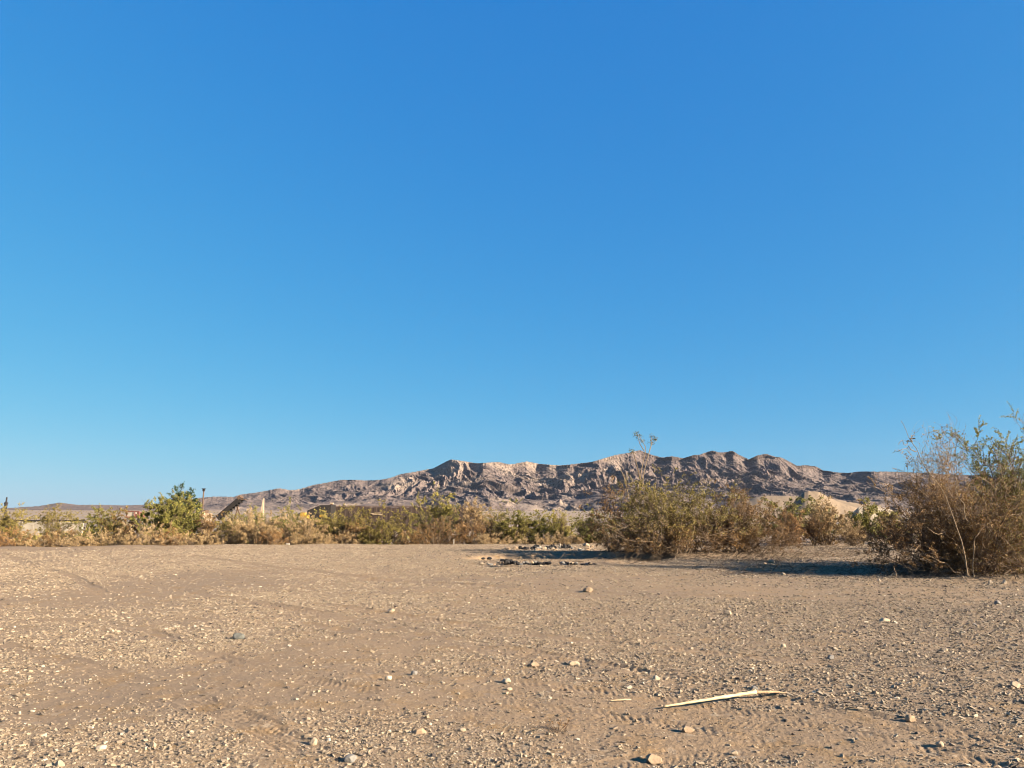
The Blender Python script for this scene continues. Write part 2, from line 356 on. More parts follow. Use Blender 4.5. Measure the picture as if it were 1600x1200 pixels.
def build_mountains():
    su = np.array([p[0] for p in SIL], float); sv = np.array([p[1] for p in SIL], float)
    rx, ry, rz = ray(su, sv); saz = np.arctan2(rx, ry); sel = rz/np.hypot(rx, ry)
    A = np.radians(np.arange(-55, 58, 0.045)); el = np.interp(A, saz, sel)
    kw = np.exp(-0.5*(np.arange(-90, 91)/32.0)**2); kw /= kw.sum()
    els = np.convolve(np.pad(el, 90, mode='edge'), kw, mode='valid')     # broad form of the range, spurs are added below
    el = el+0.0006*(0.5-np.abs(pn(A*150, A*0+1, 3)))+0.0003*pn(A*500, A*0+4, 5)
    rf, rc = 5200.0, 8200.0
    rr = np.concatenate([np.linspace(rf-500, rc+600, 330), np.linspace(rc+640, rc+2500, 40)])
    Rg, Ag = np.meshgrid(rr, A, indexing='ij')
    x = Rg*np.sin(Ag); y = Rg*np.cos(Ag)
    foot = rf+450*pn(Ag*9, Ag*0, 12)+150*pn(Ag*40, Ag*0, 13)
    rcr = rc-250+350*pn(Ag*14, Ag*0, 15)+120*pn(Ag*45, Ag*0, 16)
    t = (Rg-foot)/(rcr-foot)
    # warped, sheared coordinates make spurs that run down towards the near left
    wx = x+0.55*y+260*fbm(x/900, y/900, 51, 3); wy = y+260*fbm(x/900, y/900, 57, 3)
    def ridged(a, b, seed, o):
        s = 0; am = 1.0; tt = 0; prev = 1.0
        for i in range(o):
            n = 1-np.abs(pn(a, b, seed+i))*1.5; n = np.clip(n, 0, 1)**1.5
            s = s+am*n*prev; tt += am; prev = np.clip(0.35+n, 0, 1); am *= 0.52; a = a*2.1+1.7; b = b*2.1+4.1
        return s/tt
    n = ridged(wx/560, wy/1500, 60, 6)
    n2 = ridged(wx/190, wy/380, 80, 5)
    zb = (Rg-250)*0.0068
    tc = np.clip(t, 0, 1)
    cf = (el[None]*sst(0.72, 1.0, tc)+els[None]*(1-sst(0.72, 1.0, tc)))
    crest = cf*Rg+CAMH-zb
    win = np.clip(tc*3, 0, 1)**0.6*(1-0.85*tc**5)
    base = tc**0.8
    z = np.maximum(crest, 15)*base*(1-win*(0.46*(1-n)**1.1+0.28*(1-n2)))
    # outlying foothills at the foot of the range
    z = z+95*np.clip(ridged(wx/420, wy/420, 90, 4)-0.40, 0, 1)*np.exp(-((t-0.10)/0.12)**2)*np.clip(crest/300, 0.1, 1)
    z = np.where(t > 1, np.maximum(crest, 15)*(1-0.9*sst(0.9, 1.9, t))-20*(t-1), z)
    z = np.minimum(z, np.maximum(crest, 5)*(1-0.02*(1-tc)))
    miss = ((el[None]*Rg+CAMH-zb)-z).min(0)      # lift each azimuth's highest part back to the skyline
    z = z+miss[None]*np.exp(-((tc-1)/0.22)**2)*np.where(t > 1.5, 0, 1)
    h = z/300
    Z = z+zb-np.where(t < 0, 6.0, 0)
    Z = np.where(t > 1.5, Z*(1-sst(1.5, 1.95, t))-20*sst(1.5, 1.95, t), Z)
    V = np.stack([x, y, Z], -1).reshape(-1, 3); nr, na = Rg.shape
    i = np.arange(nr-1)[:, None]*na+np.arange(na-1)[None]
    Fq = np.stack([i, i+na, i+na+1, i+1], -1).reshape(-1, 4)[:, ::-1]
    u = 800+np.tan(Ag)*F
    pale = 0.55*fbm(wx/420, wy/520, 101, 4)+0.32*np.exp(-((u-720)/170)**2)*sst(0.4, 1, t)+0.25*np.exp(-((u-560)/160)**2)*(1-sst(0.2, 0.6, t))+0.1*np.exp(-((u-860)/120)**2)-0.10*sst(950, 1100, u)
    m, nt, b = mat_new('mountain_rock', 0.95)
    co = coords(nt)
    nn = noise(nt, co, 0.0045, 8, 0.7); nf = noise(nt, co, 0.045, 5, 0.75)
    c = mix(nt, ramp(nt, nn, [(0.36, (0, 0, 0)), (0.62, (1, 1, 1))]), (0.190, 0.140, 0.125), (0.285, 0.215, 0.180))
    pf = math_(nt, 'ADD', attr(nt, 'pale'), math_(nt, 'MULTIPLY', math_(nt, 'SUBTRACT', nf, 0.5), 0.8))
    c = mix(nt, ramp(nt, pf, [(0.20, (0, 0, 0)), (0.36, (1, 1, 1))]), c, (0.41, 0.31, 0.235))
    c = mix(nt, ramp(nt, nf, [(0.38, (1, 1, 1)), (0.50, (0, 0, 0))]), c, (0.070, 0.058, 0.054))  # dark speckle: boulders and small shadows put into the rock colour
    nt.links.new(c, b.inputs['Base Color'])
    bump(nt, b, noise(nt, co, 0.012, 7, 0.7), 0.9, 40)
    o = mesh_np('mountains', V, Fq, m, attrs={'pale': pale.ravel()}, smooth=False)
    tag(o, 'rugged brown desert mountain range with pale rock patches', None, None, 'structure')
build_mountains()

# gravelly heap and low terrace in front of the mountains on the right
def mound(name, pts, Y, mat, label, depth=10.0, base=-0.5, seed=1):
    """pts: skyline pixels; a ridge of real depth with sloping flanks front and back"""
    u = np.linspace(pts[0][0], pts[-1][0], 90); v = np.interp(u, [p[0] for p in pts], [p[1] for p in pts])
    x, y, z = ray(u, v); top = CAMH+z/y*Y; xx = x/y*Y
    d = np.linspace(-1, 1, 41); D, X = np.meshgrid(d, xx, indexing='ij')
    prof = 1-np.abs(D)**1.15
    Zt = base+(top[None]-base)*prof
    Zt = Zt+0.12*depth/10*fbm(X*1.3, D*6, seed, 4)*prof
    V = np.stack([X*(1+D*depth/Y), Y+D*depth, Zt], -1).reshape(-1, 3)
    i = np.arange(40)[:, None]*90+np.arange(89)[None]
    Fq = np.stack([i, i+1, i+91, i+90], -1).reshape(-1, 4)
    return tag(mesh_np(name, V, Fq, mat, smooth=True), label, None, None, 'structure')
M['heap'] = plain_mat('heap_gravel', (0.33, 0.235, 0.15), (0.26, 0.19, 0.125), 1.2, 0.95)
M['heap_pale'] = plain_mat('heap_pale', (0.50, 0.40, 0.28), (0.40, 0.32, 0.22), 0.6, 0.95)
mound('terrace_hill', [(1120, 800), (1160, 783), (1185, 776), (1200, 774.5), (1240, 775), (1300, 779), (1360, 790), (1400, 800)], 330, M['heap'], 'low flat topped tan terrace behind the bushes', 40, 0, 3)
mound('gravel_heap', [(1222, 800), (1238, 787), (1248, 776), (1256, 769), (1262, 767), (1278, 768), (1292, 775), (1312, 785), (1335, 792), (1350, 800)], 210, M['heap'], 'smooth tan gravel heap rising behind the bushes', 14, 0, 5)
mound('sand_bank', [(1330, 803), (1341, 793), (1356, 791.5), (1372, 793), (1384, 794), (1394, 797), (1402, 803)], 150, M['heap_pale'], 'pale sand bank behind the green bush', 7, 0, 7)

# ------------------------------------------------------------------ stones
CUBE = np.array([[-1, -1, -1], [1, -1, -1], [1, 1, -1], [-1, 1, -1], [-1, -1, 1], [1, -1, 1], [1, 1, 1], [-1, 1, 1]], float)
CF = np.array([[0, 3, 2, 1], [4, 5, 6, 7], [0, 1, 5, 4], [1, 2, 6, 5], [2, 3, 7, 6], [3, 0, 4, 7]])
def build_gravel():
    rg = np.random.default_rng(5)
    xs, ys, ss = [], [], []
    # bands: r0, r1, candidates per m2, size exponent range
    for r0, r1, dens, s0, s1 in ((3.6, 7, 4800, 0.0060, 0.034), (7, 11, 2300, 0.0080, 0.040), (11, 17, 900, 0.0115, 0.046), (17, 28, 340, 0.0165, 0.052), (28, 44, 130, 0.023, 0.058)):
        a0 = R(41); area = a0*(r1**2-r0**2); n = int(area*dens)
        r = np.sqrt(rg.uniform(r0**2, r1**2, n)); a = rg.uniform(-a0, a0, n)
        x = r*np.sin(a); y = r*np.cos(a)
        keep = rg.random(n) < np.clip(gravel_mask(x, y), 0.10, 1.0)
        x, y = x[keep], y[keep]
        q = rg.random(len(x)); al = 2.3
        s = (s0**-al+q*(s1**-al-s0**-al))**(-1/al)
        ok = (y < edge_y(x)+0.5) | (x > 2)
        xs.append(x[ok]); ys.append(y[ok]); ss.append(s[ok])
    x = np.concatenate(xs); y = np.concatenate(ys); s = np.concatenate(ss); n = len(x)
    print('gravel stones', n)
    V = CUBE[None]*np.array([1, 0.8, 0.45])+rg.uniform(-0.42, 0.42, (n, 8, 3))
    V *= np.stack([rg.uniform(0.7, 1.3, n), rg.uniform(0.6, 1.0, n), rg.uniform(0.6, 1.15, n)], 1)[:, None]
    V *= (s*0.5)[:, None, None]
    # tilt about x and y a little, spin about z fully
    for ax, am in ((0, 0.45), (1, 0.45), (2, pi)):
        t = rg.uniform(-am, am, n); c, d = np.cos(t)[:, None], np.sin(t)[:, None]
        i, j = [(1, 2), (2, 0), (0, 1)][ax]
        a, b = V[:, :, i].copy(), V[:, :, j].copy()
        V[:, :, i] = a*c-b*d; V[:, :, j] = a*d+b*c
    z = height(x, y, True)
    V += np.stack([x, y, z+s*rg.uniform(0.02, 0.20, n)], 1)[:, None]
    Fq = (np.arange(n)[:, None, None]*8+CF[None]).reshape(-1, 4)
    t = np.clip(0.38+0.19*rg.standard_normal(n)+0.28*(rg.random(n) < 0.17)-0.34*(rg.random(n) < 0.18), 0, 1)
    tag(mesh_np('gravel', V.reshape(-1, 3), Fq, M['stone'], attrs={'tint': np.repeat(t, 8)}), 'loose angular gravel strewn over the sandy ground', 'gravel', None, 'stuff')
build_gravel()

def ico(sub=2):
    import bmesh
    bm = bmesh.new(); bmesh.ops.create_icosphere(bm, subdivisions=sub, radius=1.0)
    V = np.array([v.co[:] for v in bm.verts]); Fc = np.array([[v.index for v in f.verts] for f in bm.faces]); bm.free()
    return V, Fc
ICV, ICF = ico(3)
def rock_mesh(w, d, h, seed):
    rg = np.random.default_rng(seed); V = ICV.copy()
    for _ in range(11):                               # planar cuts make facets
        n = rg.standard_normal(3); n /= np.linalg.norm(n); k = rg.uniform(0.55, 0.86)
        dd = V@n; V -= np.clip(dd-k, 0, None)[:, None]*n
    V = V*(1+0.05*pn(V[:, 0]*3+seed, V[:, 1]*3+V[:, 2]*2, seed))[:, None]
    V[:, 2] = np.where(V[:, 2] < -0.45, -0.45, V[:, 2])
    V -= V.min(0)*[0, 0, 1]; V /= np.array([np.ptp(V[:, 0]), np.ptp(V[:, 1]), V[:, 2].max()])
    return V*np.array([w, d, h])
def rock(u, v, wpx, hpx, mat, label, name='rock', cat='rock', seed=None, group=None):
    g = G(u, v); z = gz(g[0], g[1]); g = G(u, v, z); Y = g[1]
    wd = wpx*Y/F; hh = max(hpx*Y/F*0.8, wd*0.22)
    V = rock_mesh(wd, wd*0.8, hh*1.15, seed or int(u*7+v))
    o = mesh_np(name, V, ICF, M[mat], smooth=False); o.location = (g[0], g[1]+wd*0.35, z-hh*0.12)
    return tag(o, label, cat, group)
ROCKS = [
 (370, 999, 23, 13, 'green', 'dark green-grey angular stone lying alone left of centre'),
 (488, 1164, 15, 13, 'cream', 'upright pale stone with a black shadow on its left, near the tread marks'),
 (237, 1168, 13, 12, 'cream', 'small pointed pale stone near the lower left with a shadow beside it'),
 (90, 1199, 20, 12, 'cream', 'cream stone at the bottom edge in the lower left corner'),
 (155, 1172, 20, 8, 'white', 'flat whitish chip in the gravel of the lower left'),
 (29, 1117, 8, 7, 'white', 'round white pebble near the left edge'),
 (919, 925, 20, 10, 'tan', 'flat tan stone with a dark shadow below the dug hollow'),
 (611, 957, 15, 8, 'cream', 'pale stone in the middle distance left of centre'),
 (835, 1042, 20, 9, 'tan', 'flat grey-tan slab in the centre gravel'),
 (897, 1040, 24, 8, 'cream', 'long orange-cream splinter of stone right of the flat slab'),
 (791, 1067, 18, 9, 'white', 'bright cream flake below the flat slab'),
 (795, 1079, 13, 6, 'cream', 'small pale chip just under the bright cream flake'),
 (606, 1062, 14, 8, 'white', 'bright cream stone left of the grey rounded stone'),
 (647, 1055, 13, 9, 'grey', 'grey rounded stone beside the cream stone'),
 (1026, 1062, 14, 8, 'white', 'cream stone a little above the long pale stick'),
 (657, 1148, 26, 12, 'tan', 'wide flat beige rock bottom centre'),
 (722, 1143, 14, 6, 'cream', 'small cream chip right of the wide flat beige rock'),
 (546, 1192, 24, 14, 'grey', 'big grey stone at the bottom edge left of centre'),
 (1426, 1127, 19, 12, 'tan', 'rounded tan cobble lying on the right foreground with a dark shadow'),
 (1471, 1167, 14, 10, 'cream', 'pale cobble below and right of the rounded tan cobble'),
 (1074, 1144, 22, 9, 'tan', 'flat tan stone with a black shadow under the stick'),
 (1022, 1192, 30, 14, 'tan', 'broad tan stone at the bottom edge right of centre'),
 (1148, 1180, 14, 8, 'cream', 'small cream stone in the tread marks right of the broad stone'),
 (1562, 945, 13, 9, 'grey', 'grey stone at the right side in front of the big bush'),
 (1139, 961, 16, 9, 'cream', 'light tan stone on the right middle ground'),
 (1386, 972, 22, 7, 'cream', 'long pale stone on the right middle ground'),
 (1549, 911, 9, 7, 'white', 'bright white stone under the big bush, left of its twin'),
 (1571, 911, 9, 8, 'white', 'bright white stone under the big bush, nearer the right edge'),
 (1400, 900, 13, 7, 'cream', 'oval cream stone beside the fallen twigs of the big bush'),
 (1375, 908, 7, 5, 'white', 'small white stone left of the oval cream stone'),
 (1207, 880, 14, 8, 'cream', 'rounded pale boulder at the end of the long dark shadow'),
 (1196, 882, 8, 5, 'tan', 'small tan stone touching the rounded pale boulder'),
 (1327, 884, 9, 4, 'white', 'white stone on the lower rim of the long dark shadow'),
 (1225, 899, 10, 6, 'cream', 'pale stone below the rounded boulder'),
 (1028, 872, 17, 10, 'white', 'large cream boulder in front of the middle bush'),
 (985, 869, 11, 9, 'cream', 'pale block left of the large cream boulder'),
 (844, 857, 6, 6, 'white', 'white stone among the blackish lumps of the hollow'),
 (875, 853, 5, 6, 'white', 'upright pale stone at the back of the hollow'),
 (916, 854, 13, 8, 'cream', 'cream boulder on the far side of the hollow'),
 (659, 850, 9, 6, 'white', 'white stone on the pad edge under the twiggy bush'),
 (1300, 1030, 13, 8, 'grey', 'grey stone above the tread marks on the right'),
 (1225, 1012, 12, 8, 'cream', 'small cream stone among gravel at centre right'),
 (1478, 1018, 12, 7, 'cream', 'pale stone near the right edge halfway down the gravel'),
 (1180, 1078, 15, 7, 'grey', 'grey stone touching the kink of the long pale stick'),
 (1590, 1075, 18, 12, 'cream', 'cream stone cut by the right edge of the view'),
]
for (u, v, a, b_, mt, lb) in ROCKS: rock(u, v, a*0.76, b_*0.85, mt, lb)
# near-black lumps in and round the hollow
CH = [(818, 857, 8, 5), (826, 857, 8, 5), (838, 857, 10, 6), (861, 856, 9, 6), (868, 855, 8, 6), (882, 855, 8, 8), (888, 855, 6, 5),
      (757, 872, 8, 3.5), (764, 873, 9, 4), (787, 879, 9, 7), (795, 880, 12, 9), (803, 880, 8, 6), (812, 881, 7, 4), (822, 881, 8, 4), (838, 881, 8, 5), (846, 881, 7, 5), (860, 881, 9, 4), (883, 881, 8, 5), (889, 881, 8, 4), (905, 881, 9, 3), (925, 881, 8, 3)]
rnd = random.Random(12)
for k, (u, v, a, b_) in enumerate(CH):
    for q in range(4):
        rock(u+rnd.uniform(-a, a)*0.7, v+1+rnd.uniform(-1.2, 1.2), a*rnd.uniform(0.5, 0.95), b_*rnd.uniform(0.6, 1.25), 'black', 'blackish lump lying in the dug hollow', 'blackish_lump', 'charred lump', seed=900+k*5+q, group='blackish lumps in the dug hollow')

for k in range(70):
    if k % 2: u, v = rnd.uniform(750, 940), rnd.gauss(881, 2.0)
    else: u, v = rnd.uniform(790, 930), rnd.gauss(858, 2.2)
    rock(u, v, rnd.uniform(3.5, 9), rnd.uniform(2, 4.5), rnd.choice(['tan', 'tan', 'cream', 'grey']), 'small tan dirt clod on the broken rim of the dug hollow', 'dirt_clod', 'clod', seed=2000+k, group='dirt clods on the rim of the hollow')

# ------------------------------------------------------------------ tubes
def tubes(Pl, Rd, sides=3, seed=0):
    """Pl (N,K,3) polylines, Rd (N,K) radii -> verts, quads"""
    n, k, _ = Pl.shape
    T = np.gradient(Pl, axis=1); T /= np.linalg.norm(T, axis=2, keepdims=True)+1e-9
    up = np.where(np.abs(T[..., 2:3]) > 0.9, np.array([1.0, 0, 0]), np.array([0, 0, 1.0]))
    A = np.cross(T, up); A /= np.linalg.norm(A, axis=2, keepdims=True)+1e-9; B = np.cross(T, A)
    th = np.arange(sides)*2*pi/sides
    V = Pl[:, :, None]+Rd[:, :, None, None]*(np.cos(th)[None, None, :, None]*A[:, :, None]+np.sin(th)[None, None, :, None]*B[:, :, None])
    V = V.reshape(-1, 3)
    i = (np.arange(n)[:, None, None]*k+np.arange(k-1)[None, :, None])*sides
    s = np.arange(sides)[None, None]; s2 = (s+1) % sides
    Fq = np.stack([i+s, i+s2, i+sides+s2, i+sides+s], -1).reshape(-1, 4)
    return V, Fq
def curve_from(start, direc, length, K, rg, bend, wob, up=0.0):
    """grow polylines; arrays start (N,3) direc (N,3) length (N,)"""
    n = len(start); pts = [start]; d = direc/np.linalg.norm(direc, axis=1, keepdims=True)
    for i in range(K-1):
        d = d+rg.standard_normal((n, 3))*wob+np.array([0, 0, up])
        d /= np.linalg.norm(d, axis=1, keepdims=True)
        pts.append(pts[-1]+d*(length/(K-1))[:, None])
    return np.stack(pts, 1)
def sample(Pl, idx, t):
    k = Pl.shape[1]; f = t*(k-1); i = np.clip(f.astype(int), 0, k-2); fr = (f-i)[:, None]
    a = Pl[idx, i]; b = Pl[idx, i+1]; return a*(1-fr)+b*fr, b-a

def shrub(name, cat, label, u, vb, Y, wpx, vtop, leaf='olive', twig='twig', n0=40, n1=5, n2=5, leaves=3000, ls=0.03, spread=1.0,
          wob=0.16, up=0.03, lean=0.0, tlo=0.35, seed=0, r0=None, group='desert shrubs round the gravel pad', depthf=0.8, bare=0.0, two=None, tall=0.0, low=0.0, lmul=1.7, hf=1.1, leafy=0.5, base_spread=0.10):
    rg = np.random.default_rng(seed or int(u*13+vb*7+wpx))
    b = P(u, vb, Y); z0 = gz(b[0], Y) if vb is not None else 0
    b[2] = z0
    top = P(u, vtop, Y)[2]; H = (top-z0)*hf; W = wpx*Y/F
    root = thing(name, label, cat, b, group)
    rw = W/2; r0 = r0 or H*0.0095
    # stems reach an upright half-ellipsoid envelope
    ph = rg.uniform(0, 2*pi, n0); el = np.arccos(np.clip(rg.random(n0)**0.85*(1-low), 0, 1))
    el = np.clip(el, 0.03, 1.45)
    lobes = 1+0.22*np.sin(ph*3+seed)+0.13*np.sin(ph*5+seed*2.0)
    rad = rg.uniform(0.72, 1.0, n0)*lobes
    E = np.stack([np.cos(ph)*np.sin(el)*rw*rad*spread+lean*W*rg.random(n0), np.sin(ph)*np.sin(el)*rw*depthf*rad, np.cos(el)**0.8*H*rg.uniform(0.62, 1.0-tall*0.2, n0)], 1)
    E[:, 2] = np.maximum(E[:, 2], 0.05*H)
    st = np.stack([rg.normal(0, rw*base_spread, n0), rg.normal(0, rw*base_spread, n0), np.full(n0, -0.05)], 1)
    K = 8; tt = np.linspace(0, 1, K)[None, :, None]
    D = E-st
    # leave the ground steep-ish and arch outward
    ctrl = st+D*np.array([0.42, 0.42, 0.62])+rg.standard_normal((n0, 3))*H*0.05
    P0 = (1-tt)**2*st[:, None]+2*tt*(1-tt)*ctrl[:, None]+tt**2*E[:, None]
    jt = np.cumsum(rg.standard_normal((n0, K, 3)), 1)*H*0.012*wob/0.16; jt[:, 0] = 0; P0 = P0+jt
    Rr = r0*rg.uniform(0.5, 1.25, n0)[:, None]*np.linspace(1, 0.32, K)[None]
    VV, FF, off = [], [], 0
    v_, f_ = tubes(P0, Rr, 4); VV.append(v_); FF.append(f_); off += len(v_)
    L0 = np.linalg.norm(D, axis=1)
    m1 = n0*n1; i1 = rg.integers(0, n0, m1); t1 = rg.uniform(tlo, 1.0, m1)
    p1, d1 = sample(P0, i1, t1); d1 /= np.linalg.norm(d1, axis=1, keepdims=True)+1e-9
    dd = d1+rg.standard_normal((m1, 3))*0.55
    l1 = L0[i1]*rg.uniform(0.14, 0.36, m1)
    P1 = curve_from(p1, dd, l1, 5, rg, 0, wob*1.5, up)
    v_, f_ = tubes(P1, r0*0.36*np.linspace(1, 0.45, 5)[None]*np.ones((m1, 1)), 3); VV.append(v_); FF.append(f_+off); off += len(v_)
    m2 = m1*n2; i2 = rg.integers(0, m1, m2); t2 = rg.uniform(0.15, 1.0, m2)
    p2, d2 = sample(P1, i2, t2); d2 /= np.linalg.norm(d2, axis=1, keepdims=True)+1e-9
    P2 = curve_from(p2, d2+rg.standard_normal((m2, 3))*0.6, l1[i2]*rg.uniform(0.25, 0.6, m2), 4, rg, 0, wob*2, up)
    v_, f_ = tubes(P2, r0*0.20*np.linspace(1, 0.5, 4)[None]*np.ones((m2, 1)), 3); VV.append(v_); FF.append(f_+off)
    V = np.concatenate(VV); V[:, 2] = np.maximum(V[:, 2], -0.06)
    mesh_np('stems', V, np.concatenate(FF), M[twig], root)
    if leaves:
        nl = int(leaves*lmul); lf_ = np.flatnonzero((rg.random(m2) < leafy) & (rg.random(m1) < 0.8)[i2]); il = lf_[rg.integers(0, len(lf_), nl)]; tl = rg.uniform(0.1, 1.0, nl)
        if bare:      # whole branches without leaves
            dead = rg.random(m1) < bare; il = il[~dead[i2[il]]]; nl = len(il); tl = tl[:nl]
        pl, dl = sample(P2, il, tl)
        pl = pl+rg.standard_normal((nl, 3))*ls*0.5
        ok = pl[:, 2] > 0.03; pl = pl[ok]; nl = len(pl)
        sz = ls*rg.uniform(0.55, 1.3, nl)
        a = rg.standard_normal((nl, 3)); a[:, 2] = np.abs(a[:, 2])+0.3; a /= np.linalg.norm(a, axis=1, keepdims=True)
        c = np.cross(a, rg.standard_normal((nl, 3))); c /= np.linalg.norm(c, axis=1, keepdims=True)+1e-9
        q = pl[:, None]+np.stack([a*0, c*0.34+a*0.5, a, -c*0.34+a*0.5], 1)*sz[:, None, None]
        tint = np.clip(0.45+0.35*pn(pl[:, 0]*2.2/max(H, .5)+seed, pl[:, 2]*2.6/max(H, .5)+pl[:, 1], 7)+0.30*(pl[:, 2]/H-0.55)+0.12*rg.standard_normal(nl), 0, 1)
        Fq = np.arange(nl*4).reshape(-1, 4)
        if two:       # second leaf colour on the part of the crown chosen by a test
            sel = two[1](pl/np.array([rw, rw, H]), rg); fa, fb = Fq[~sel], Fq[sel]
            for nm, ff, mt in (('foliage', fa, leaf), ('foliage', fb, two[0])):
                if len(ff):
                    mesh_np(nm, q.reshape(-1, 3)[ff.ravel()], np.arange(ff.size).reshape(-1, 4), M[mt], root, {'tint': np.repeat(tint, 4)[ff.ravel()]})
        else:
            mesh_np('foliage', q.reshape(-1, 3), Fq, M[leaf], root, {'tint': np.repeat(tint, 4)})
    return root

# --- big bush at the right edge, the tall green tree behind it
right_side = lambda c: (lambda p, rg: p[:, 0]+0.3*rg.standard_normal(len(p)) > c)
left_side = lambda c: (lambda p, rg: p[:, 0]+0.3*rg.standard_normal(len(p)) < c)
upper = lambda c: (lambda p, rg: p[:, 2]+0.15*rg.standard_normal(len(p)) > c)
lower = lambda c: (lambda p, rg: p[:, 2]+0.15*rg.standard_normal(len(p)) < c)
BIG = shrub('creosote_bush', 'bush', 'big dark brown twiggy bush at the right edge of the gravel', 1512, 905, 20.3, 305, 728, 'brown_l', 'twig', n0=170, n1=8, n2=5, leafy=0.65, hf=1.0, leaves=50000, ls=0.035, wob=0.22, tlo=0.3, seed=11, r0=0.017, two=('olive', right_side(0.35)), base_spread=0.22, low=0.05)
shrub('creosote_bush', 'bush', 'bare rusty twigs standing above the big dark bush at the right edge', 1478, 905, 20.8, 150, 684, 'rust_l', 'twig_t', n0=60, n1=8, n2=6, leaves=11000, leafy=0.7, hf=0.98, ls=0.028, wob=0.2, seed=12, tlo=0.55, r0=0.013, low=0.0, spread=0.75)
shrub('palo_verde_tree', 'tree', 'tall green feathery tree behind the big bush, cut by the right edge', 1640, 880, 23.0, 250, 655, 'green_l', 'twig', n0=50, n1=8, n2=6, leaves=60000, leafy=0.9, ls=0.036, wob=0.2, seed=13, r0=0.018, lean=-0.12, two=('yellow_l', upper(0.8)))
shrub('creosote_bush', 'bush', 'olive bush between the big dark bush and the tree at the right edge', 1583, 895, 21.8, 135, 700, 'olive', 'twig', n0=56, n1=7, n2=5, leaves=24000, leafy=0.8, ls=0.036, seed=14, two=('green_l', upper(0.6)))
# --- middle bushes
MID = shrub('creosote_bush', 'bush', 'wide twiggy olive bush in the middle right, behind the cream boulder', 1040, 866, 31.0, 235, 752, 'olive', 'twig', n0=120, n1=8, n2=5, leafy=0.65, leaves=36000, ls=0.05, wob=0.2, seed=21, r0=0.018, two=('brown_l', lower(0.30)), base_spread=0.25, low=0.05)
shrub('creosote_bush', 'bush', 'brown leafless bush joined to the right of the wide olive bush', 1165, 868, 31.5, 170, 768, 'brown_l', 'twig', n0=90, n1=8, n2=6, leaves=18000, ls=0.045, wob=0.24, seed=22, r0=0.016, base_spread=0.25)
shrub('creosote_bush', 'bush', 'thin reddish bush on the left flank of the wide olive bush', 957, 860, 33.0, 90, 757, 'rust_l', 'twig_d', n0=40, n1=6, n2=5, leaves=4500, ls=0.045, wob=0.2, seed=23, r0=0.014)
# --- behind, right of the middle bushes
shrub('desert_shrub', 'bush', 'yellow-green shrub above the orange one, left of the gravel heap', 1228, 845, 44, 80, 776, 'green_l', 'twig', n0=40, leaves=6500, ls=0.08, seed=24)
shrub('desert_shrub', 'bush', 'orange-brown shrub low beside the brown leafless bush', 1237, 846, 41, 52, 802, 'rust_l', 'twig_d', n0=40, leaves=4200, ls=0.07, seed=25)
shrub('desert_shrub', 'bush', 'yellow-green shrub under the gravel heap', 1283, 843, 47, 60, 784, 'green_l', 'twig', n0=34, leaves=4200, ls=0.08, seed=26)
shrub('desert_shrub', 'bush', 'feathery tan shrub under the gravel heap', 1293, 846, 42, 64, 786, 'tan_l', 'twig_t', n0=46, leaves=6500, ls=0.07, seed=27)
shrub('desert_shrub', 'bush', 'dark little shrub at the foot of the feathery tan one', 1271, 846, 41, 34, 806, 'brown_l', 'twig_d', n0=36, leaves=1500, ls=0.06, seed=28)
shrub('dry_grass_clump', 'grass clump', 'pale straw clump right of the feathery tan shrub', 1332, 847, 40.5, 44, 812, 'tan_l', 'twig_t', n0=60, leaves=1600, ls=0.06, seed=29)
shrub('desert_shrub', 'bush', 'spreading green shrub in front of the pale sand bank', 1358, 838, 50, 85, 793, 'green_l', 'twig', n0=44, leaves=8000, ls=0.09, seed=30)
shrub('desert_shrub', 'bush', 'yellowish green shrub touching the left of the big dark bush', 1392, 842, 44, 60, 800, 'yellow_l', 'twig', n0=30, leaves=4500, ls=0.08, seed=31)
shrub('desert_shrub', 'bush', 'rusty low shrub under the left side of the big dark bush', 1402, 850, 36, 50, 822, 'rust_l', 'twig_d', n0=30, leaves=2600, ls=0.06, seed=32)

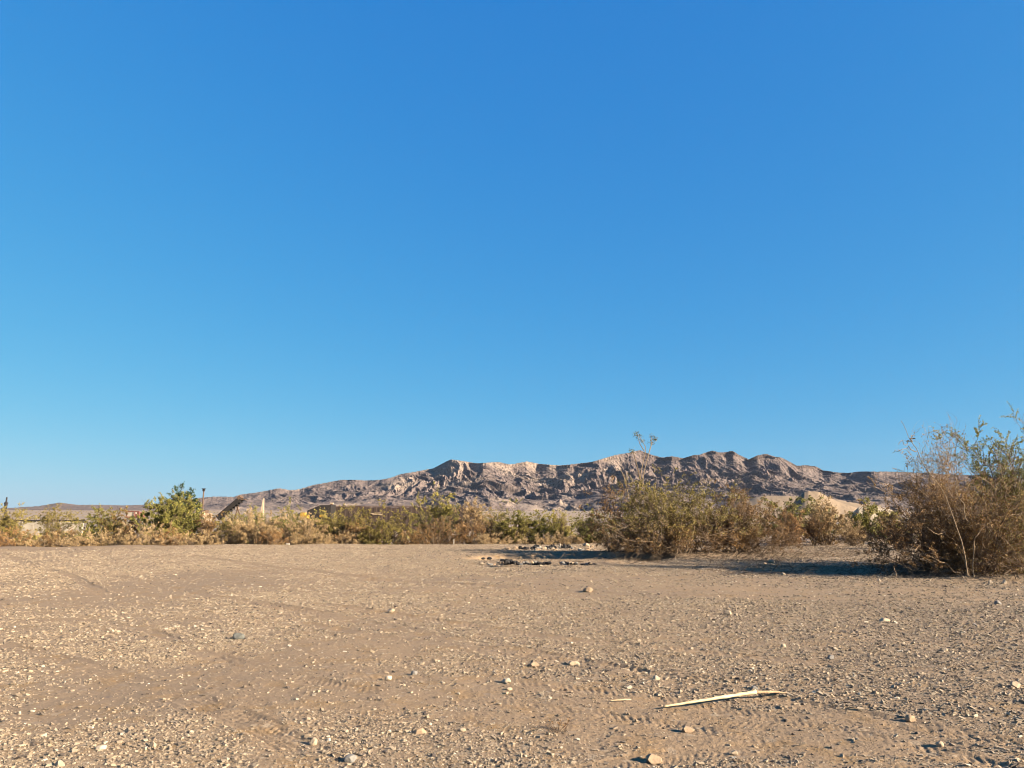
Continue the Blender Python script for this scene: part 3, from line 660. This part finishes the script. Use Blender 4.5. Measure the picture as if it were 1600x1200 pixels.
# --- the far row, left to right
L = [
 ('olive shrub cut by the left edge', 8, 46, 62, 797, 'olive', 'twig', 5200, None, 0.07),
 ('wispy olive shrub standing alone right of the dark post', 84, 47, 58, 788, 'olive', 'twig', 3000, None, 0.07),
 ('green shrub with a rust-brown right half', 165, 46, 84, 795, 'green_l', 'twig_d', 7500, ('brown_l', right_side(0.2)), 0.075),
 ('bushy bright green tree left of the dark round tree', 246, 46, 76, 780, 'green_l', 'twig', 13000, ('yellow_l', lower(0.35)), 0.08),
 ('green lower bush in front of the dark round tree', 285, 47.5, 60, 776, 'green_l', 'twig', 9500, None, 0.08),
 ('small brown shrub by the foot of the thin mast', 328, 47, 50, 806, 'brown_l', 'twig', 3000, None, 0.07),
 ('olive shrub below the conveyor', 358, 47.5, 50, 807, 'olive', 'twig', 3600, None, 0.07),
 ('green topped shrub right of the conveyor', 393, 49, 50, 794, 'green_l', 'twig', 3600, None, 0.075),
 ('large dry tan bush in the left centre', 400, 44, 86, 799, 'tan_l', 'twig_t', 6800, None, 0.07),
 ('olive-green shrub right of the cream spire', 452, 49, 74, 792, 'green_l', 'twig', 4600, None, 0.075),
 ('dry tan bush with an arching dead stem', 475, 44, 76, 806, 'tan_l', 'twig_t', 4600, None, 0.065),
 ('brown-olive shrub by the yellow loader', 526, 46, 66, 797, 'olive', 'twig_d', 5000, None, 0.07),
 ('yellow-green shrub against the dark end of the wooden wall', 505, 49, 40, 804, 'yellow_l', 'twig', 2600, None, 0.07),
 ('dark olive bush with grey twigs under the wooden wall', 602, 45, 100, 793, 'olive', 'twig_d', 7500, None, 0.07),
 ('dry grey-tan bush under the left part of the boarded wall', 556, 45.2, 56, 799, 'rust_l', 'twig', 4200, ('olive', upper(0.6)), 0.07),
 ('tall yellow-green bush rising over the wooden wall', 681, 47, 78, 766, 'yellow_l', 'twig', 7500, ('green_l', lower(0.62)), 0.075),
 ('grey tangle of bare stems below the tall yellow-green bush', 680, 44.5, 90, 806, 'brown_l', 'twig', 3000, None, 0.055),
 ('rusty tan bush right of the tall yellow-green bush', 734, 45.5, 74, 785, 'rust_l', 'twig', 6200, ('tan_l', upper(0.5)), 0.07),
 ('small olive bush at the right end of the wooden wall', 769, 47.5, 48, 789, 'olive', 'twig', 3400, None, 0.07),
 ('dense dark green bush left of the yellow-green pair', 806, 45.5, 66, 793, 'olive', 'twig_d', 6500, ('green_l', upper(0.55)), 0.07),
 ('yellow-green bush with dry patches, left of the small round one', 851, 46, 54, 795, 'yellow_l', 'twig', 4200, ('green_l', left_side(0.0)), 0.07),
 ('small round yellow-green bush right of the dry patched bush', 879, 45.5, 26, 806, 'yellow_l', 'twig', 1900, None, 0.065),
 ('little green shrub left of the wide twiggy bush', 918, 44, 40, 796, 'green_l', 'twig_d', 2600, None, 0.065),
]
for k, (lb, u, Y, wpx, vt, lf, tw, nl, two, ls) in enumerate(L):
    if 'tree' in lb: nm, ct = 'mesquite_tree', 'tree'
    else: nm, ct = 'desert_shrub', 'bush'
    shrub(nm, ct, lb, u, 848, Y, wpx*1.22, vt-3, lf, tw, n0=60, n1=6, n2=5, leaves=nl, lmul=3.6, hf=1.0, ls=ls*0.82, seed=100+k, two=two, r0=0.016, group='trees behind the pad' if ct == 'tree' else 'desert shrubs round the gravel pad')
# dark round tree further back
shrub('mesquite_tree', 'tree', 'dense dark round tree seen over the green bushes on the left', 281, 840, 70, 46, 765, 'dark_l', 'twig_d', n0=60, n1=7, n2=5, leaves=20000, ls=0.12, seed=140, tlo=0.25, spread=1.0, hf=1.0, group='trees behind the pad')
# low dry brush along the edge of the pad
B = [(14, 60, 827, 'rust_l', 'orange dry brush at the foot of the leftmost shrub'), (52, 44, 832, 'tan_l', 'low dry brush between the leftmost shrub and the wispy one'), (90, 56, 829, 'brown_l', 'greyish dry brush under the wispy olive shrub'),
     (112, 44, 830, 'tan_l', 'low tan brush left of the rust-brown shrub'), (142, 46, 833, 'tan_l', 'low straw brush under the green half of the rust-brown shrub'), (176, 52, 826, 'tan_l', 'feathery straw brush under the rust-brown half'), (203, 40, 831, 'tan_l', 'straw brush left of the green tree foot'),
     (236, 52, 820, 'tan_l', 'tan brush at the foot of the bright green tree'), (262, 44, 826, 'rust_l', 'reddish brush under the dark round tree'), (296, 50, 830, 'tan_l', 'pale brush under the green lower bush'), (330, 46, 832, 'tan_l', 'low pale brush below the thin mast'),
     (352, 40, 836, 'tan_l', 'very low brush left of the large dry tan bush'), (432, 50, 824, 'rust_l', 'rusty brush right of the large dry tan bush'), (510, 36, 834, 'tan_l', 'grey-tan brush under the brown-olive shrub'), (546, 44, 826, 'tan_l', 'light tan brush left of the dark olive bush'),
     (640, 40, 832, 'brown_l', 'brown brush between the dark olive bush and the tangle'), (765, 46, 830, 'tan_l', 'tan brush under the rusty tan bush'), (800, 50, 838, 'tan_l', 'lowest straw brush under the dense dark green bush'), (857, 52, 833, 'tan_l', 'pale grey brush behind the hollow, left one'), (893, 40, 836, 'tan_l', 'pale grey brush behind the hollow, right one'), (925, 46, 832, 'tan_l', 'straw brush at the left foot of the reddish bush')]
for k, (u, wpx, vt, lf, lb) in enumerate(B):
    shrub('dry_brush', 'brush', lb, u, 849, 43.2+0.5*(k % 3), wpx*1.3, vt-3, lf, 'twig_t' if k % 3 else 'twig', n0=50, n1=4, n2=3, leaves=2200, lmul=2.6, ls=0.05, seed=200+k, tlo=0.2, r0=0.012, group='low dry brush along the pad edge', low=0.1, base_spread=0.4)

# --- tall stalk with tufts rising from the middle bush
def stalk():
    Y = 31.4; b = P(1004, 866, Y); b[2] = gz(b[0], Y)
    root = thing('stalk_plant', 'tall thin bare stalk with small leaf tufts rising above the middle bush', 'plant', b)
    paths = [[(1006, 862), (1002, 800), (1000, 745), (1006, 716), (1010, 700), (1004, 690), (999, 681)], [(1008, 862), (1010, 800), (1004, 745), (1013, 712), (1018, 695), (1018, 682)],
             [(1013, 712), (1016, 700), (1020, 690), (1024, 686)], [(1007, 705), (1000, 694), (995, 677)], [(1000, 748), (996, 730), (990, 708), (986, 704)], [(982, 775), (975, 745), (969, 732)], [(983, 812), (981, 770), (978, 752), (972, 738)]]
    VV, FF, off = [], [], 0; tips = []
    for p in paths:
        q = np.array([P(u, v, Y) for u, v in p])-b
        s = np.linspace(0, len(q)-1, 14); Q = np.stack([np.interp(s, range(len(q)), q[:, i]) for i in range(3)], 1)
        v_, f_ = tubes(Q[None], np.linspace(0.020, 0.011, 14)[None], 5); VV.append(v_); FF.append(f_+off); off += len(v_); tips.append(Q[-1]); tips.append(Q[-3])
    mesh_np('stems', np.concatenate(VV), np.concatenate(FF), M['twig_t'], root)
    rg = np.random.default_rng(3); T = np.array(tips[:10]); nl = 420
    pl = T[rg.integers(0, 10, nl)]+rg.standard_normal((nl, 3))*np.array([0.07, 0.05, 0.05]); a = rg.standard_normal((nl, 3)); a /= np.linalg.norm(a, axis=1, keepdims=True)
    c = np.cross(a, rg.standard_normal((nl, 3))); c /= np.linalg.norm(c, axis=1, keepdims=True)
    q = pl[:, None]+np.stack([a*0, c*0.3+a*0.5, a, -c*0.3+a*0.5], 1)*0.05
    mesh_np('foliage', q.reshape(-1, 3), np.arange(nl*4).reshape(-1, 4), M['olive'], root, {'tint': np.full(nl*4, 0.3)})
stalk()
# --- dead branches of the big bush at the right (forked bare limb at its upper left; pale inner limbs)
def limbs(root, label, Y, paths, r, mat):
    b = np.array(root.location[:])
    VV, FF, off = [], [], 0; rg = np.random.default_rng(8)
    for p in paths:
        q = np.array([P(u, v, Y+0.25*rg.standard_normal()) for u, v in p])-b
        s = np.linspace(0, len(q)-1, 18); Q = np.stack([np.interp(s, range(len(q)), q[:, i]) for i in range(3)], 1)
        Q[1:-1] += rg.standard_normal((16, 3))*0.05
        for _ in range(1): Q[1:-1] = (Q[:-2]+2*Q[1:-1]+Q[2:])/4
        v_, f_ = tubes(Q[None], np.linspace(r, r*0.3, 18)[None], 6); VV.append(v_); FF.append(f_+off); off += len(v_)
    mesh_np('dead_limb', np.concatenate(VV), np.concatenate(FF), M[mat], root)['label'] = label
limbs(BIG, 'grey forked bare limb sticking out at the upper left', 18.6,
      [[(1512, 900), (1500, 850), (1490, 800), (1478, 765), (1455, 735), (1436, 712), (1428, 693), (1418, 680), (1411, 664), (1408, 661)], [(1432, 706), (1424, 701), (1414, 700), (1402, 703), (1394, 708)], [(1424, 688), (1416, 690), (1405, 694)], [(1424, 688), (1426, 680)]], 0.013, 'twig_t')
limbs(BIG, 'pale crooked bare limbs among the brown twigs', 19.2,
      [[(1522, 902), (1520, 850), (1528, 832), (1546, 815), (1544, 800), (1538, 780)], [(1546, 812), (1560, 804), (1580, 806), (1600, 800)], [(1515, 903), (1496, 850), (1478, 832), (1455, 828), (1430, 826)],
       [(1518, 903), (1512, 880), (1500, 856), (1488, 850), (1470, 845)], [(1530, 903), (1560, 885), (1580, 872), (1600, 866)], [(1513, 815), (1500, 780), (1492, 748), (1484, 720)], [(1505, 903), (1475, 880), (1450, 868), (1430, 862)], [(1430, 862), (1438, 850), (1428, 826)]], 0.012, 'twig_t')
limbs(MID, 'pale dead limb leaning out to the left', 29.8,
      [[(1026, 836), (1010, 829), (990, 827), (972, 823), (960, 818)], [(1026, 836), (1010, 829), (985, 838)], [(985, 850), (965, 826), (942, 818), (925, 813)], [(1072, 862), (1068, 840), (1060, 815), (1045, 800)]], 0.020, 'twig_t')

# --- litter of fallen twigs under the bushes
def litter():
    rg = np.random.default_rng(44); Q = []
    for (u, v, ru, rv, n) in ((1500, 897, 150, 9, 1500), (1250, 893, 200, 6, 500), (1060, 868, 130, 6, 1100), (1180, 872, 90, 6, 700), (1290, 862, 90, 9, 700), (1400, 885, 60, 10, 500), (960, 874, 110, 8, 500)):
        uu = u+ru*rg.uniform(-1, 1, n)*rg.random(n)**0.4; vv = v+rv*rg.uniform(-1, 1, n)
        g = np.array([G(a, b) for a, b in zip(uu, vv)]); z = height(g[:, 0], g[:, 1], False)
        th = rg.normal(0, 0.9, n); ln = rg.uniform(0.08, 0.5, n)
        d = np.stack([np.cos(th), np.sin(th), rg.uniform(-0.05, 0.35, n)], 1)
        s = np.stack([g[:, 0], g[:, 1], z+0.012], 1)
        Q.append(curve_from(s, d, ln, 5, rg, 0, 0.3, -0.06))
    Q = np.concatenate(Q)
    v_, f_ = tubes(Q, np.full(Q.shape[:2], 0.006)*rg.uniform(0.5, 1.5, len(Q))[:, None], 3)
    tag(mesh_np('twig_litter', v_, f_, M['twig']), 'fallen twigs littering the ground under the bushes', 'twigs', None, 'stuff')
litter()

# --- the long pale stick on the gravel, a small one and a clump of dead twigs
def tube_obj(name, pts, r0, r1, mat, parent, n=30, sides=8, seed=1):
    pts = np.array(pts, float); s = np.linspace(0, len(pts)-1, n)
    Q = np.stack([np.interp(s, range(len(pts)), pts[:, i]) for i in range(3)], 1)
    rg = np.random.default_rng(seed); Q[1:-1] += rg.standard_normal((n-2, 3))*0.0015
    Rr = np.linspace(r0, r1, n)*(1+0.1*rg.standard_normal(n)); v_, f_ = tubes(Q[None], Rr[None], sides)
    v_ = np.concatenate([v_, [Q[0], Q[-1]]]); k = len(v_); a = np.arange(sides); b = (a+1) % sides
    caps = np.concatenate([np.stack([b, a, np.full(sides, k-2)], 1), np.stack([a+(n-1)*sides, b+(n-1)*sides, np.full(sides, k-1)], 1)])
    return mesh_np(name, v_, [f_, caps], mat, parent, smooth=True)
M['stick'] = plain_mat('peeled_wood', (0.78, 0.62, 0.36), (0.66, 0.48, 0.26), 8, 0.6, (1, 1, 1))
M['bark'] = plain_mat('stick_bark', (0.48, 0.32, 0.18), (0.33, 0.21, 0.12), 12, 0.8)
b = G(1037, 1104); root = thing('stick', 'long pale peeled stick with a kink, lying on the sand at the lower right', 'stick', b)
def SG(u, v, z): return G(u, v, z)-b
tube_obj('peeled_wood', [SG(1037, 1104, 0.012), SG(1080, 1097, 0.03), (SG(1130, 1089, 0.045)), SG(1181, 1081, 0.055)], 0.008, 0.0165, M['stick'], root)
tube_obj('bark_end', [SG(1181, 1081.5, 0.053), SG(1200, 1081, 0.045), SG(1214, 1081, 0.03), SG(1228, 1083, 0.006)], 0.0145, 0.005, M['bark'], root, seed=4)
b2 = G(953, 1095); r2 = thing('stick', 'short thin straw-coloured stick left of the long pale stick', 'stick', b2)
tube_obj('peeled_wood', [G(953, 1095, 0.008)-b2, G(970, 1093.5, 0.012)-b2, G(986, 1093, 0.008)-b2], 0.004, 0.0055, M['stick'], r2, 12)
shrub('twig_clump', 'twigs', 'clump of dry dark twigs lying on the sand left of the sticks', 870, 1118, 5.95, 44, 1108, 'rust_l', 'twig_d', n0=16, n1=4, n2=3, leaves=120, ls=0.012, seed=301, r0=0.003, group='', low=0.6)

# ------------------------------------------------------------------ machinery and structures behind the shrubs
M['rust'] = plain_mat('rusty_steel', (0.095, 0.060, 0.044), (0.048, 0.034, 0.028), 1.5, 0.75, (6, 1, .6))
M['dark'] = plain_mat('dark_steel', (0.022, 0.020, 0.019), (0.045, 0.036, 0.030), 3, 0.6)
M['post'] = plain_mat('weathered_post', (0.19, 0.12, 0.08), (0.12, 0.075, 0.05), 5, 0.8)
M['yellow'] = plain_mat('yellow_paint', (0.62, 0.36, 0.04), (0.48, 0.27, 0.04), 2, 0.45)
M['creamp'] = plain_mat('cream_paint', (0.66, 0.50, 0.33), (0.56, 0.41, 0.27), 2, 0.7)
M['whitep'] = plain_mat('pale_concrete', (0.56, 0.48, 0.37), (0.42, 0.35, 0.26), 0.8, 0.85)
M['redp'] = plain_mat('faded_red', (0.27, 0.10, 0.075), (0.20, 0.085, 0.065), 3, 0.7)
def boxes(name, bs, mat, parent, rot=None):
    """bs: (cx,cy,cz, sx,sy,sz, [angle about y]) in parent space"""
    VV, FF = [], []
    for k, q in enumerate(bs):
        v = CUBE*np.array(q[3:6])/2
        if len(q) > 6:
            a = q[6]; x = v[:, 0]*cos(a)-v[:, 2]*sin(a); z = v[:, 0]*sin(a)+v[:, 2]*cos(a); v = np.stack([x, v[:, 1], z], 1)
        VV.append(v+np.array(q[:3])); FF.append(CF+8*k)
    o = mesh_np(name, np.concatenate(VV), np.concatenate(FF), mat, parent)
    bv = o.modifiers.new('bevel', 'BEVEL'); bv.width = 0.015; bv.segments = 1; bv.limit_method = 'ANGLE'
    return o
def at(u, v, Y): return P(u, v, Y)
ZB = -0.3
# long wooden / rusty wall with a lean-to end
def wall():
    Y = 95; a = at(497, 800, Y)[0]; e = at(750, 800, Y)[0]; zt = at(600, 791.5, Y)[2]; zt2 = at(790, 793.5, Y)[2]
    root = thing('boarded_wall', 'long dark rust-brown boarded wall running behind the shrubs left of centre', 'wall', (a, Y, ZB))
    n = 64; bs = []; rg = random.Random(2)
    for i in range(n):
        x0 = (e-a)*i/n; w_ = (e-a)/n; t = zt+(zt2-zt)*i/n-ZB+rg.uniform(-0.05, 0.05)
        bs.append((x0+w_/2, 0.03*(i % 2), t/2, w_*0.98, 0.06, t))
    boxes('boards', bs, M['rust'], root)
    boxes('cap_rail', [((e-a)/2*0.62, -0.02, zt-ZB+0.05, (e-a)*0.62, 0.16, 0.10)], M['post'], root)
    pw = at(518.5, 800, Y)[0]-a; pt = at(518, 787.5, Y)[2]-ZB
    boxes('post', [(pw, -0.28, pt/2, 0.30, 0.3, pt)], M['post'], root); boxes('post_cap', [(pw, -0.28, pt+0.08, 0.42, 0.42, 0.16)], M['creamp'], root)
    # lean-to with a sloping roof at the left end
    p = [at(480, 798, Y-3)[0]-a, at(500, 790.2, Y-3)[0]-a, at(517, 789.6, Y-3)[0]-a]; zz = [at(480, 798, Y)[2]-ZB, at(500, 790, Y)[2]-ZB, at(517, 789.4, Y)[2]-ZB]
    V = []; 
    for yy in (-3.0, -0.4):
        for x_, z_ in zip(p, zz): V.append((x_, yy, z_)); V.append((x_, yy, 0.0))
    V = np.array(V); Fq = np.array([[0, 1, 3, 2], [2, 3, 5, 4], [6, 8, 9, 7], [8, 10, 11, 9], [0, 2, 8, 6], [2, 4, 10, 8], [0, 6, 7, 1], [4, 5, 11, 10]])
    mesh_np('lean_to', V, Fq, M['dark'], root)
    pc = at(560, 800, Y)[0]-a; boxes('plank', [(at(586, 800, Y)[0]-a, -0.12, at(586, 802, Y)[2]-ZB, 1.5, 0.05, 0.10, 0.05), (at(590, 800, Y)[0]-a, -0.12, at(586, 804, Y)[2]-ZB, 1.3, 0.05, 0.08, 0.05)], M['creamp'], root)
wall()
# conveyor
def conveyor():
    Y = 85; p0 = at(341, 809, Y); p1 = at(377, 779, Y); b = np.array([p0[0], Y, ZB]); root = thing('conveyor', 'dark slanting conveyor belt on a steel frame above the shrubs', 'conveyor', b)
    d = p1-p0; Ln = np.linalg.norm(d); a = math.atan2(d[2], d[0]); c = (p0+p1)/2-b
    boxes('belt_frame', [(c[0], -0.4, c[2], Ln, 0.12, 0.48, a), (c[0], 0.4, c[2], Ln, 0.12, 0.48, a), (c[0]-0.06, 0, c[2]+0.16, Ln, 0.68, 0.10, a)], M['dark'], root)
    rl = [];
    for i in range(9):
        t = (i+0.5)/9-0.5; rl.append((c[0]+d[0]*t+0.12, 0, c[2]+d[2]*t-0.30, 0.16, 0.9, 0.16, a))
    boxes('rollers', rl, M['dark'], root)
    e = p1-b; boxes('head_drum', [(e[0]-0.12, 0, e[2]+0.10, 0.40, 0.95, 0.34, a), (e[0]+0.30, 0, e[2]-0.12, 0.5, 0.4, 0.10, 0.05)], M['post'], root)
    for u0, u1, v1 in ((364, 371, 789), (377, 369, 792)):
        q0 = at(u0, 815, Y)-b; q1 = at(u1, v1, Y)-b; dd = q1-q0; boxes('leg', [((q0[0]+q1[0])/2, 0.3, (q0[2]+q1[2])/2, 0.12, 0.12, math.hypot(dd[0], dd[2]), math.atan2(-dd[0], dd[2]))], M['post'], root)
conveyor()
# mast with flat disc top and the crusher at its foot
def mast():
    Y = 80; p = at(316, 800, Y); b = (p[0], Y, ZB); root = thing('mast', 'thin rusty mast with a small flat top beside the green trees', 'mast', b)
    zt = at(316, 766, Y)[2]-ZB
    v_, f_ = tubes(np.array([[(0, 0, 0), (0, 0, zt*0.5), (0, 0, zt)]]), np.array([[0.14, 0.09, 0.07]]), 8); mesh_np('pole', v_, f_, M['post'], root)
    boxes('lamp_head', [(0, 0, zt, 0.22, 0.22, 0.22), (0, 0, zt+0.15, 0.36, 0.34, 0.08)], M['dark'], root)
    p = at(316, 806, Y+1.5); root = thing('crusher', 'tan and rust-brown crushing machine at the foot of the thin mast', 'machine', (p[0], Y+1.5, ZB))
    h = at(316, 797, Y)[2]-ZB
    V = np.array([(-.55, -.5, h-.2), (.5, -.5, h), (.5, .5, h), (-.55, .5, h-.2), (-.95, -.6, .6), (.1, -.6, .4), (.1, .6, .4), (-.95, .6, .6)])
    mesh_np('hopper', V, np.array([[0, 1, 2, 3], [0, 4, 5, 1], [1, 5, 6, 2], [2, 6, 7, 3], [3, 7, 4, 0]]), M['post'], root)
    boxes('housing', [(0.62, 0, h-1.0, 0.55, 1.0, 1.3), (0.25, -.62, h-.35, .5, .2, .4), (-.3, -.7, h-.9, .3, .2, .5)], M['creamp'], root)
    for sx in (-.8, .3): boxes('leg', [(sx, -.3, .9, .12, .12, 1.8)], M['rust'], root)
    boxes('arm', [(0.1, -.75, h-.5, 1.5, .12, .14, -0.6)], M['creamp'], root)
mast()
# cream spire
def spire():
    Y = 88; p = at(409, 805, Y); root = thing('spire', 'slim cream pointed spire above the large dry tan bush', 'spire', (p[0], Y, ZB)); zt = at(410, 778, Y)[2]-ZB; ln = at(412, 779, Y)[0]-p[0]
    r = 0.25; V = [(-r, -r, 0), (r, -r, 0), (r, r, 0), (-r, r, 0), (-r*.9, -r*.9, zt*.42), (r*.9, -r*.9, zt*.42), (r*.9, r*.9, zt*.42), (-r*.9, r*.9, zt*.42), (ln-.05, -.05, zt), (ln+.05, -.05, zt), (ln+.05, .05, zt), (ln-.05, .05, zt)]
    mesh_np('shaft', np.array(V), np.array([[0, 1, 5, 4], [1, 2, 6, 5], [2, 3, 7, 6], [3, 0, 4, 7], [4, 5, 9, 8], [5, 6, 10, 9], [6, 7, 11, 10], [7, 4, 8, 11], [8, 9, 10, 11]]), M['creamp'], root)
    boxes('collar', [(0, 0, zt*.42, r*2.2, r*2.2, 0.12)], M['post'], root)
spire()
# yellow loader
def loader():
    Y = 84; p = at(474, 806, Y); b = (p[0], Y, ZB); root = thing('wheel_loader', 'yellow loader half hidden behind the shrubs at the dark end of the wall', 'loader', b)
    h = at(474, 800, Y)[2]-ZB
    boxes('body', [(0.15, 0, h-.55, .8, 1.1, .5), (0.0, 0, h-.2, .5, .8, .28)], M['yellow'], root)
    boxes('arm', [(-.55, -.3, h-.30, 1.0, .14, .2, 0.35), (-.55, .3, h-.30, 1.0, .14, .2, 0.35)], M['dark'], root)
    V = np.array([(-1.15, -.7, h-.7), (-.75, -.7, h-.9), (-.8, -.7, h-.35), (-1.15, .7, h-.7), (-.75, .7, h-.9), (-.8, .7, h-.35)])
    mesh_np('bucket', V, [np.array([[0, 1, 4, 3], [1, 2, 5, 4]]), np.array([[0, 2, 1], [3, 4, 5]])], M['dark'], root)
    for sx in (-.25, .85):
        for sy in (-.6, .6):
            th = np.linspace(0, 2*pi, 16, endpoint=False); V = np.concatenate([np.stack([sx+.5*np.cos(th), np.full(16, sy+k*.3-.15), .5+.5*np.sin(th)], 1) for k in (0, 1)]); i = np.arange(16); j = (i+1) % 16
            mesh_np('wheel', V, [np.stack([i, j, j+16, i+16], 1), i[None, ::-1], (i+16)[None]], M['dark'], root)
    p2 = at(504, 806.5, Y-2); r2 = thing('fuel_tank', 'small yellow tank in front of the dark end of the boarded wall', 'tank', (p2[0], Y-2, ZB)); z = at(504, 806.5, Y)[2]-ZB
    th = np.linspace(0, 2*pi, 16, endpoint=False); V = np.concatenate([np.stack([np.full(16, k), .16*np.cos(th), z+.16*np.sin(th)], 1) for k in (-.3, .4)]); i = np.arange(16); j = (i+1) % 16
    mesh_np('barrel', V, [np.stack([i, j, j+16, i+16], 1), i[None, ::-1], (i+16)[None]], M['yellow'], r2); boxes('stand', [(-.3, 0, z/2-.2, .12, .4, z-.4), (.5, 0, z/2-.2, .12, .4, z-.4)], M['dark'], r2)
loader()
# dark post at the far left
p = at(8, 800, 62); root = thing('post', 'dark post with a tan foot at the far left edge', 'post', (p[0], 62, ZB)); zt = at(8, 777, 62)[2]-ZB
v_, f_ = tubes(np.array([[(0, 0, zt*.52), (0, 0, zt*.75), (0, 0, zt*.86), (0, 0, zt*.87), (0, 0, zt*.93), (0, 0, zt)]]), np.array([[.085, .10, .13, .075, .06, .055]]), 8); mesh_np('upper_post', v_, f_, M['dark'], root)
v_, f_ = tubes(np.array([[(0, 0, 0), (0, 0, zt*.52)]]), np.array([[.09, .08]]), 8); mesh_np('lower_post', v_, f_, M['post'], root)
boxes('cap', [(0, 0, zt*.86, .24, .2, .12)], M['dark'], root)
# rusty trailer, pale wall, marker post
def trailer():
    Y = 78; p = at(212, 806, Y); root = thing('farm_trailer', 'faded red and grey slatted trailer half hidden left of the green tree', 'trailer', (p[0], Y, ZB)); h = at(212, 799, Y)[2]-ZB; h0 = at(212, 808, Y)[2]-ZB
    W_ = 20*Y/F; boxes('frame', [(0, 0, h0, W_, 1.3, .14), (0, -.65, h, W_, .08, .10), (-W_/2+.05, -.65, (h+h0)/2, .10, .1, h-h0), (W_*.12, -.65, (h+h0)/2, .10, .1, h-h0)], M['redp'], root)
    boxes('slats', [(-W_*.46+i*W_*.075, -.6, (h+h0)/2, W_*.055, .04, (h-h0)*.9) for i in range(7)], M['whitep'], root)
    boxes('cab', [(W_*.33, 0, (h+h0)/2-.05, W_*.32, 1.2, h-h0-.02)], M['redp'], root); boxes('reflector', [(W_*.24, -.63, (h+h0)/2+.12, .16, .05, .2)], M['whitep'], root)
    for sx in (-.4, .4): boxes('leg', [(sx, 0, h0/2, .12, .6, h0)], M['dark'], root)
trailer()
def lowwall():
    Y = 72; a = at(18, 815, Y)[0]; e = at(130, 815, Y)[0]; zt = at(60, 816, Y)[2]; zr = at(60, 813.5, Y)[2]
    root = thing('barrier_wall', 'low pale wall with a dark rail behind the leftmost shrubs', 'wall', (a, Y, ZB))
    n = 6; w_ = (e-a)/n; boxes('panels', [(w_*(i+.5), 0, (zt-ZB)/2-.02*(i % 2), w_*.985, .3, zt-ZB-.04*(i % 2)) for i in range(n)], M['whitep'], root)
    boxes('rail', [((e-a)/2-.4, 0, zr-ZB, (e-a)+1.2, .10, .10)]+[(w_*i, 0, zr-ZB-.12, .08, .08, .24) for i in range(n+1)], M['dark'], root)
lowwall()
p = at(450, 848, 42.3); z0 = gz(p[0], 42.3); root = thing('marker_stake', 'short white stake at the foot of the dry tan bush', 'stake', (p[0], 42.3, z0-.02))
boxes('stake', [(0, 0, .14, .20, .12, .36, 0.08)], M['whitep'], root)
p = at(709, 848, 41.3); z0 = gz(p[0], 41.3); root = thing('marker_stake', 'thin white stake on the pad edge below the rusty tan bush', 'stake', (p[0], 41.3, z0-.02))
boxes('stake', [(0, 0, .15, .06, .05, .32)], M['whitep'], root)
# small pale building on the sand bank
p = at(1372, 794, 151); root = thing('shed', 'tiny pale shed on top of the sand bank', 'shed', (p[0], 151, at(1372, 796, 151)[2]))
boxes('wall', [(0, 0, .35, .8, .9, .9)], M['whitep'], root); boxes('roof', [(0, 0, .85, .95, 1.05, .1)], M['creamp'], root)

# scrub dotted over the plain between the shrubs and the mountains
def scrub():
    rg = np.random.default_rng(77); n = 2600
    r = np.exp(rg.uniform(math.log(58), math.log(2500), n)); a = rg.uniform(-R(40), R(40), n); x = r*np.sin(a); y = r*np.cos(a); z = height(x, y, False)
    s = rg.uniform(0.35, 0.95, n)*(1+r/1500); nl = 26
    pl = rg.standard_normal((n, nl, 3)); pl /= np.linalg.norm(pl, axis=2, keepdims=True); pl[:, :, 2] = np.abs(pl[:, :, 2])*0.75
    pl = pl*(s[:, None]*rg.uniform(.4, 1, (n, nl)))[:, :, None]+np.stack([x, y, z], 1)[:, None]
    A = rg.standard_normal((n, nl, 3)); A /= np.linalg.norm(A, axis=2, keepdims=True); C_ = np.cross(A, rg.standard_normal((n, nl, 3))); C_ /= np.linalg.norm(C_, axis=2, keepdims=True)
    q = pl[:, :, None]+np.stack([-A, -C_*.6, A, C_*.6], 2)*(s[:, None, None, None]*.26)
    t = np.repeat(np.clip(rg.normal(.4, .25, n), 0, 1), nl*4)
    tag(mesh_np('desert_scrub', q.reshape(-1, 3), np.arange(n*nl*4).reshape(-1, 4), M['olive'], None, {'tint': t}), 'low scrub dotted over the far plain', 'scrub', None, 'stuff')
scrub()


# ------------------------------------------------------------------ thin desert haze
def haze():
    V = CUBE*np.array([11000, 6500, 620])+np.array([0, 6200, 0]); V[:, 2] = np.where(V[:, 2] < 0, -40, 1150)
    m = bpy.data.materials.new('haze'); m.use_nodes = True; t = m.node_tree; t.nodes.remove(t.nodes['Principled BSDF'])
    p = t.nodes.new('ShaderNodeVolumePrincipled'); p.inputs['Color'].default_value = (0.85, 0.86, 0.90, 1); p.inputs['Density'].default_value = 3.5e-6; p.inputs['Anisotropy'].default_value = 0.2
    t.links.new(p.outputs[0], t.nodes['Material Output'].inputs['Volume'])
    tag(mesh_np('haze', V, CF, m), 'thin pale haze over the desert', 'haze', None, 'stuff')
haze()
